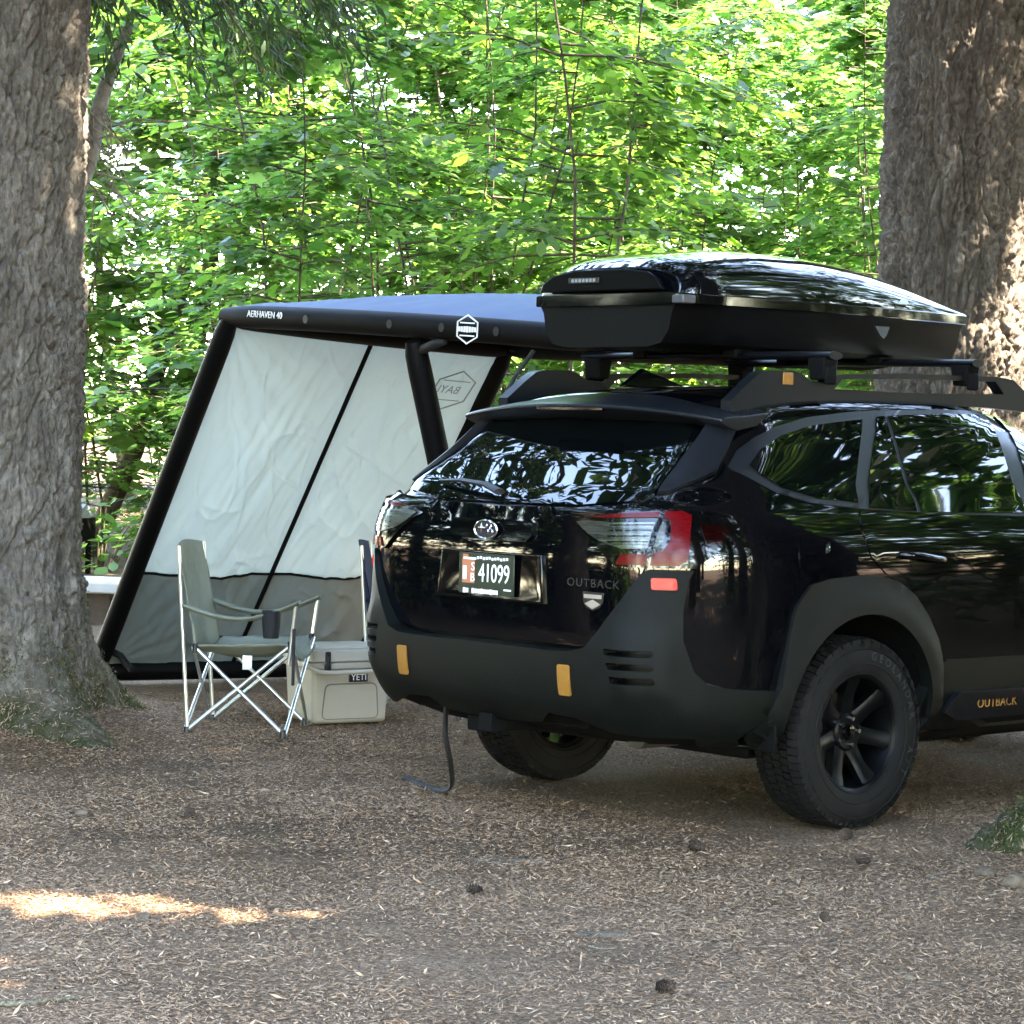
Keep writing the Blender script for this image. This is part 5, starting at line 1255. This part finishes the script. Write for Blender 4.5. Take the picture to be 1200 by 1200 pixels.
camp_chair('camp_chair', 'navy blue folding camp chair half hidden behind the car bumper', (*ud(-.445, 13.4), 0), rad(46), MT['navyfab'])

# ================================================================== cooler
ck = thing('cooler', 'tan hard-sided cooler with carry handle and dark badge', 'cooler', (*ud(-.835, 12.9), G(-2.75, .42)), rad(-14))
# local x is the front face, y runs across it
bm = bmesh.new(); box(bm, (0, 0, .150), (.335, .415, .285), None, .93); bm_obj('tub', bm, MT['tan'], ck, bevel=.02, seg=3)
bm = bmesh.new(); box(bm, (0, 0, .288), (.355, .435, .035)); bm_obj('tub_rim', bm, MT['tan'], ck, bevel=.010, seg=3)
bm = bmesh.new(); box(bm, (0, 0, .337), (.36, .44, .058)); box(bm, (0, 0, .372), (.30, .37, .016)); bm_obj('lid', bm, MT['tan_lid'], ck, bevel=.012, seg=3)
bm = bmesh.new()
path = rounded([(-.135, .20), (.135, .20), (.15, .03), (-.15, .03)], .03, 5)
pts = [Vector((.166-.012*(.22-z)/.2, y, z)) for y, z in path]; tube(bm, pts+[pts[0]], .0035, 6, False); bm_obj('front_groove', bm, mat('cooler_groove', (.12, .11, .09), .6), ck)
for yy in (-.135, .165):
    bm = bmesh.new(); box(bm, (.185, yy, .335), (.018, .028, .05)); box(bm, (.183, yy, .28), (.02, .034, .04)); box(bm, (.19, yy-.0, .305), (.02, .02, .07)); bm_obj('latch', bm, MT['blackrub'], ck, bevel=.006)
tube_obj('handle', curve_pts([(.10, -.224, .30), (.17, -.222, .285), (.205, -.17, .262), (.212, 0, .262), (.205, .17, .268), (.17, .222, .29), (.10, .224, .30)], 30), .011, MT['tan_lid'], ck, 10)
bm = bmesh.new(); box(bm, (.178, .03, .232), (.012, .10, .044)); bdg = bm_obj('badge', bm, mat('navy_badge', (.008, .01, .025), .3), ck, bevel=.004)
bm = bmesh.new(); 
text_obj('badge_lettering', 'YETI', .042, MT['white'], bdg, frame((.1855, .03, .232), (0, 1, 0), (0, 0, 1), (1, 0, 0)), .001, 1.0)
for xx in (-.11, .11):
    for yy in (-.14, .14):
        bm = bmesh.new(); box(bm, (xx, yy, .004), (.05, .05, .012)); bm_obj('rubber_foot', bm, MT['blackrub'], ck)

# ================================================================== small things
sp_ = curve_pts([(-.33, -.98, .46), (-.345, -.97, .30), (-.39, -.90, .17), (-.52, -.78, .055), (-.70, -.70, .015), (-.92, -.62, .012), (-1.06, -.57, .014)], 40)
st = tube_obj('hanging_strap', [(p.x, p.y, max(p.z, G(p.x, p.y)+.008)) for p in sp_], .013, MT['strap'], None, 8, .5)
tag(st, 'black webbing strap hanging from the bumper and trailing on the ground', 'strap')
# concrete bench beyond the awning
b0 = ud(-3.15, 18.9); bench = thing('bench', 'low concrete bench with dark timber support past the awning leg', 'bench', (b0[0], b0[1], G(*b0)), math.atan2(RT[1], RT[0])+rad(-9))
M = Matrix.Identity(4); bm = bmesh.new(); box(bm, (-.15, 0, .275), (1.5, .62, .085)); bm_obj('slab', bm, MT['concrete'], bench, bevel=.015)
bm = bmesh.new(); box(bm, (.06, .0, .115), (.62, .40, .235), None, .94); bm_obj('support', bm, MT['timber'], bench, bevel=.01); bm = bmesh.new(); box(bm, (-.68, 0, .115), (.3, .4, .235)); bm_obj('support', bm, MT['timber'], bench, bevel=.01)
f0 = ud(-4.22, 24.6); fp = thing('fire_pit', 'small grey iron fire pit by the forest edge', 'fire pit', (f0[0], f0[1], G(*f0)), .6)
bm = bmesh.new(); box(bm, (0, 0, .42), (.55, .5, .22)); bm_obj('box', bm, MT['dark'], fp, bevel=.01); bm = bmesh.new(); prism(bm, [(-.30, .53), (.30, .53), (.0, .66)], .56); bm_obj('cover', bm, mat('blue_grey_steel', (.25, .28, .32), .5), fp)
for sx in (-.22, .22):
    for sy in (-.2, .2):
        bm = bmesh.new(); box(bm, (sx, sy, .16), (.04, .04, .32)); bm_obj('leg', bm, MT['dark'], fp)

def pix_ground(u, v):
    d = Vector((CR[0][0], CR[0][1], CR[0][2]))*((u-600)/3100)-Vector((CR[1][0], CR[1][1], CR[1][2]))*((v-600)/3100)-Vector((CR[2][0], CR[2][1], CR[2][2]))
    t_ = -CAM.z/d.z; p = CAM+d*t_; return p.x, p.y
def rock_mesh(seed, sx, sy, sz):
    bm = bmesh.new(); bmesh.ops.create_icosphere(bm, subdivisions=3, radius=1)
    for v in bm.verts:
        n = v.co.copy(); v.co = n*(1+.28*noise.noise(n*1.4+Vector((seed, 0, 0)))+.12*noise.noise(n*4+Vector((0, seed, 0)))); v.co = Vector((v.co.x*sx, v.co.y*sy, v.co.z*sz))
    return bm
def cone_bm(seed):
    bm = bmesh.new(); rr_ = random.Random(seed)
    tube(bm, [(-.028, 0, 0), (-.015, 0, 0), (.01, 0, 0), (.03, 0, 0)], [.006, .013, .013, .004], 8)
    for k in range(54):
        f = k/53; a = k*2.4; x = -.028+.058*f; r = .016*math.sin(PI*(.15+.8*f))+.003
        M = Matrix.Translation((x, 0, 0)) @ Matrix.Rotation(a, 4, 'X') @ Matrix.Translation((0, 0, r*.55)) @ Matrix.Rotation(-.6, 4, 'Y')
        vs = [bm.verts.new(M @ Vector(q)) for q in ((0, -.006, 0), (.004, -.004, .010), (.004, .004, .010), (0, .006, 0))]; bm.faces.new(vs)
    return bm
CO = [(817, 998, 'dark pine cone on the gravel behind the gap between the wheels'), (992, 983, 'dark pine cone lying just behind the right rear tyre'), (1012, 1012, 'brown pine cone below the right rear tyre on bare ground'), (967, 1080, 'small pine cone alone on the pale gravel'), (556, 1048, 'small brown pine cone on the open gravel'), (779, 1168, 'reddish pine cone near a pale leaf on the gravel'), (222, 960, 'dark pine cone on duff between fir roots and gravel')]
for i, (u, v, lb) in enumerate(CO):
    x, y = pix_ground(u, v); o = bm_obj('pine_cone', cone_bm(i), MT['cone'], None, smooth=False); s = (1.15, 1.1, .9, .8, .9, 1.0, .9)[i]; o.scale = (s, s, s)
    s *= .95; o.scale = (s, s, s); o.location = (x, y, G(x, y)+.020*s); o.rotation_euler = (.2*i, .15, i*1.9); tag(o, lb, 'pine cone')
ST = [(1066, 1147, .022, .016, .011, 'smooth pale stone lying on the gravel foreground'), (95, 955, .03, .02, .014, 'grey stone on brown duff in front of the fir roots'), (168, 1076, .028, .02, .018, 'tan stone standing in the sunny patch'), (1155, 1028, .04, .03, .025, 'rough brown stone beside the mossy root'), (1190, 1040, .05, .03, .03, 'dark lump of rock below the mossy root'), (30, 857, .06, .04, .035, 'knobbly pale rock among the fir roots')]
for i, (u, v, a, b, c, lb) in enumerate(ST):
    x, y = pix_ground(u, v); o = bm_obj('stone', rock_mesh(i*3.1, a, b, c), MT['stone'], None); o.location = (x, y, G(x, y)+c*.5); o.rotation_euler = (0, 0, i); tag(o, lb, 'stone')
TW = [([(0, 1182), (30, 1181), (60, 1177), (90, 1174)], .012, 'lichen', 'lichen-covered stick at the edge of the foreground gravel'), ([(955, 1045), (980, 1052), (1002, 1050)], .004, 'twig', 'thin dark twig bent on the gravel'), ([(1085, 1028), (1110, 1022), (1135, 1018)], .006, 'twig', 'short dark stick by the mossy root'), ([(135, 935), (155, 943), (162, 950)], .004, 'twig', 'thin pale twig on duff in front of the fir'), ([(826, 1110), (836, 1105), (852, 1104)], .004, 'twig', 'short dark twig on the middle gravel'), ([(690, 1113), (706, 1116), (722, 1115)], .005, 'twig', 'dark splinter of wood on the grey gravel')]
for pp, r, mm, lb in TW:
    pts = []
    for u, v in pp: x, y = pix_ground(u, v); pts.append((x, y, G(x, y)+r*.8))
    o = tube_obj('stick', [p+Vector((0, 0, .3*r*math.sin(k*2.3))) for k, p in enumerate(curve_pts(pts, 24))], [r*(.62+.22*math.sin(k*1.9)+.16*math.sin(k*4.7))*(1-.4*k/24) for k in range(25)], MT[mm], None, 7); tag(o, lb, 'stick')
# pale flat rock surfacing through the gravel behind the car
for (u, v, a, b, lb) in ((600, 1008, .20, .05, 'pale grey flat rock showing through the needles behind the car'), (705, 1098, .10, .05, 'pale grey rock patch in the open gravel')):
    x, y = pix_ground(u, v); o = bm_obj('flat_rock', rock_mesh(u, a, b, .014), MT['stone'], None); o.location = (x, y, G(x, y)-.006); o.rotation_euler = (0, 0, math.atan2(RT[1], RT[0])); tag(o, lb, 'rock')

# ------------------------------------------------------------------ dead branch and low boughs of the left fir
loc = Vector(tl.location)
def rel(p): return Vector(p)-loc
def pix_at(u, v, t_):
    d = (Vector(CR[0])*((u-600)/3100)-Vector(CR[1])*((v-600)/3100)-Vector(CR[2])); return CAM+d*t_
db = [pix_at(85, 230, 12.9), pix_at(104, 185, 12.95), pix_at(118, 120, 13.0), pix_at(135, 70, 13.1), pix_at(152, 28, 13.2)]
tube_obj('dead_branch', [rel(p) for p in curve_pts(db, 16)], [.055-.002*k for k in range(17)], MT['twig'], tl, 9)
rng = np.random.default_rng(77); bm = bmesh.new()
for k in range(26):
    a = pix_at(rng.uniform(95, 125), rng.uniform(120, 240), rng.uniform(12.7, 13.1)); d = Vector((rng.normal(.1, .12), rng.normal(.1, .12), rng.uniform(-.35, .02)))
    tube(bm, [rel(a), rel(a+d*.5+Vector((0, 0, .03))), rel(a+d)], [.007, .005, .002], 4, False)
bm_obj('dead_twigs', bm, MT['twig'], tl)
P, D, N = [], [], []; bm = bmesh.new()
for k in range(15):
    u0 = 60+k*22+rng.uniform(-10, 10); s0 = pix_at(u0, -60+rng.uniform(-25, 15), 12.6+rng.uniform(-.4, .9)); L = rng.uniform(.35, .75); dirv = Vector((RT[0]*rng.uniform(.1, .8), RT[1]*rng.uniform(.1, .8), -rng.uniform(.5, .9))).normalized()
    tube(bm, [rel(s0-dirv*.5+Vector((0, 0, .3))), rel(s0), rel(s0+dirv*L)], [.010, .007, .003], 4, False)
    for j in range(150):
        s = rng.uniform(-.4, 1.05); p = s0+dirv*L*s+Vector((rng.normal(0, .06), rng.normal(0, .06), rng.normal(0, .04))); P.append(rel(p)); D.append(dirv*.7+Vector((rng.normal(0, .5), rng.normal(0, .5), rng.normal(-.2, .3)))); N.append((rng.normal(0, .6), rng.normal(0, .6), 1))
P, D, N = [np.array([tuple(q) for q in a]) for a in (P, D, N)]
link('bough', leaf_mesh('bough', P, D, N, rng.uniform(.07, .14, len(P)), rng.uniform(.012, .03, len(P)), DIA, .1), MT['needle'], tl)
bm_obj('bough_twigs', bm, MT['stem'], tl)
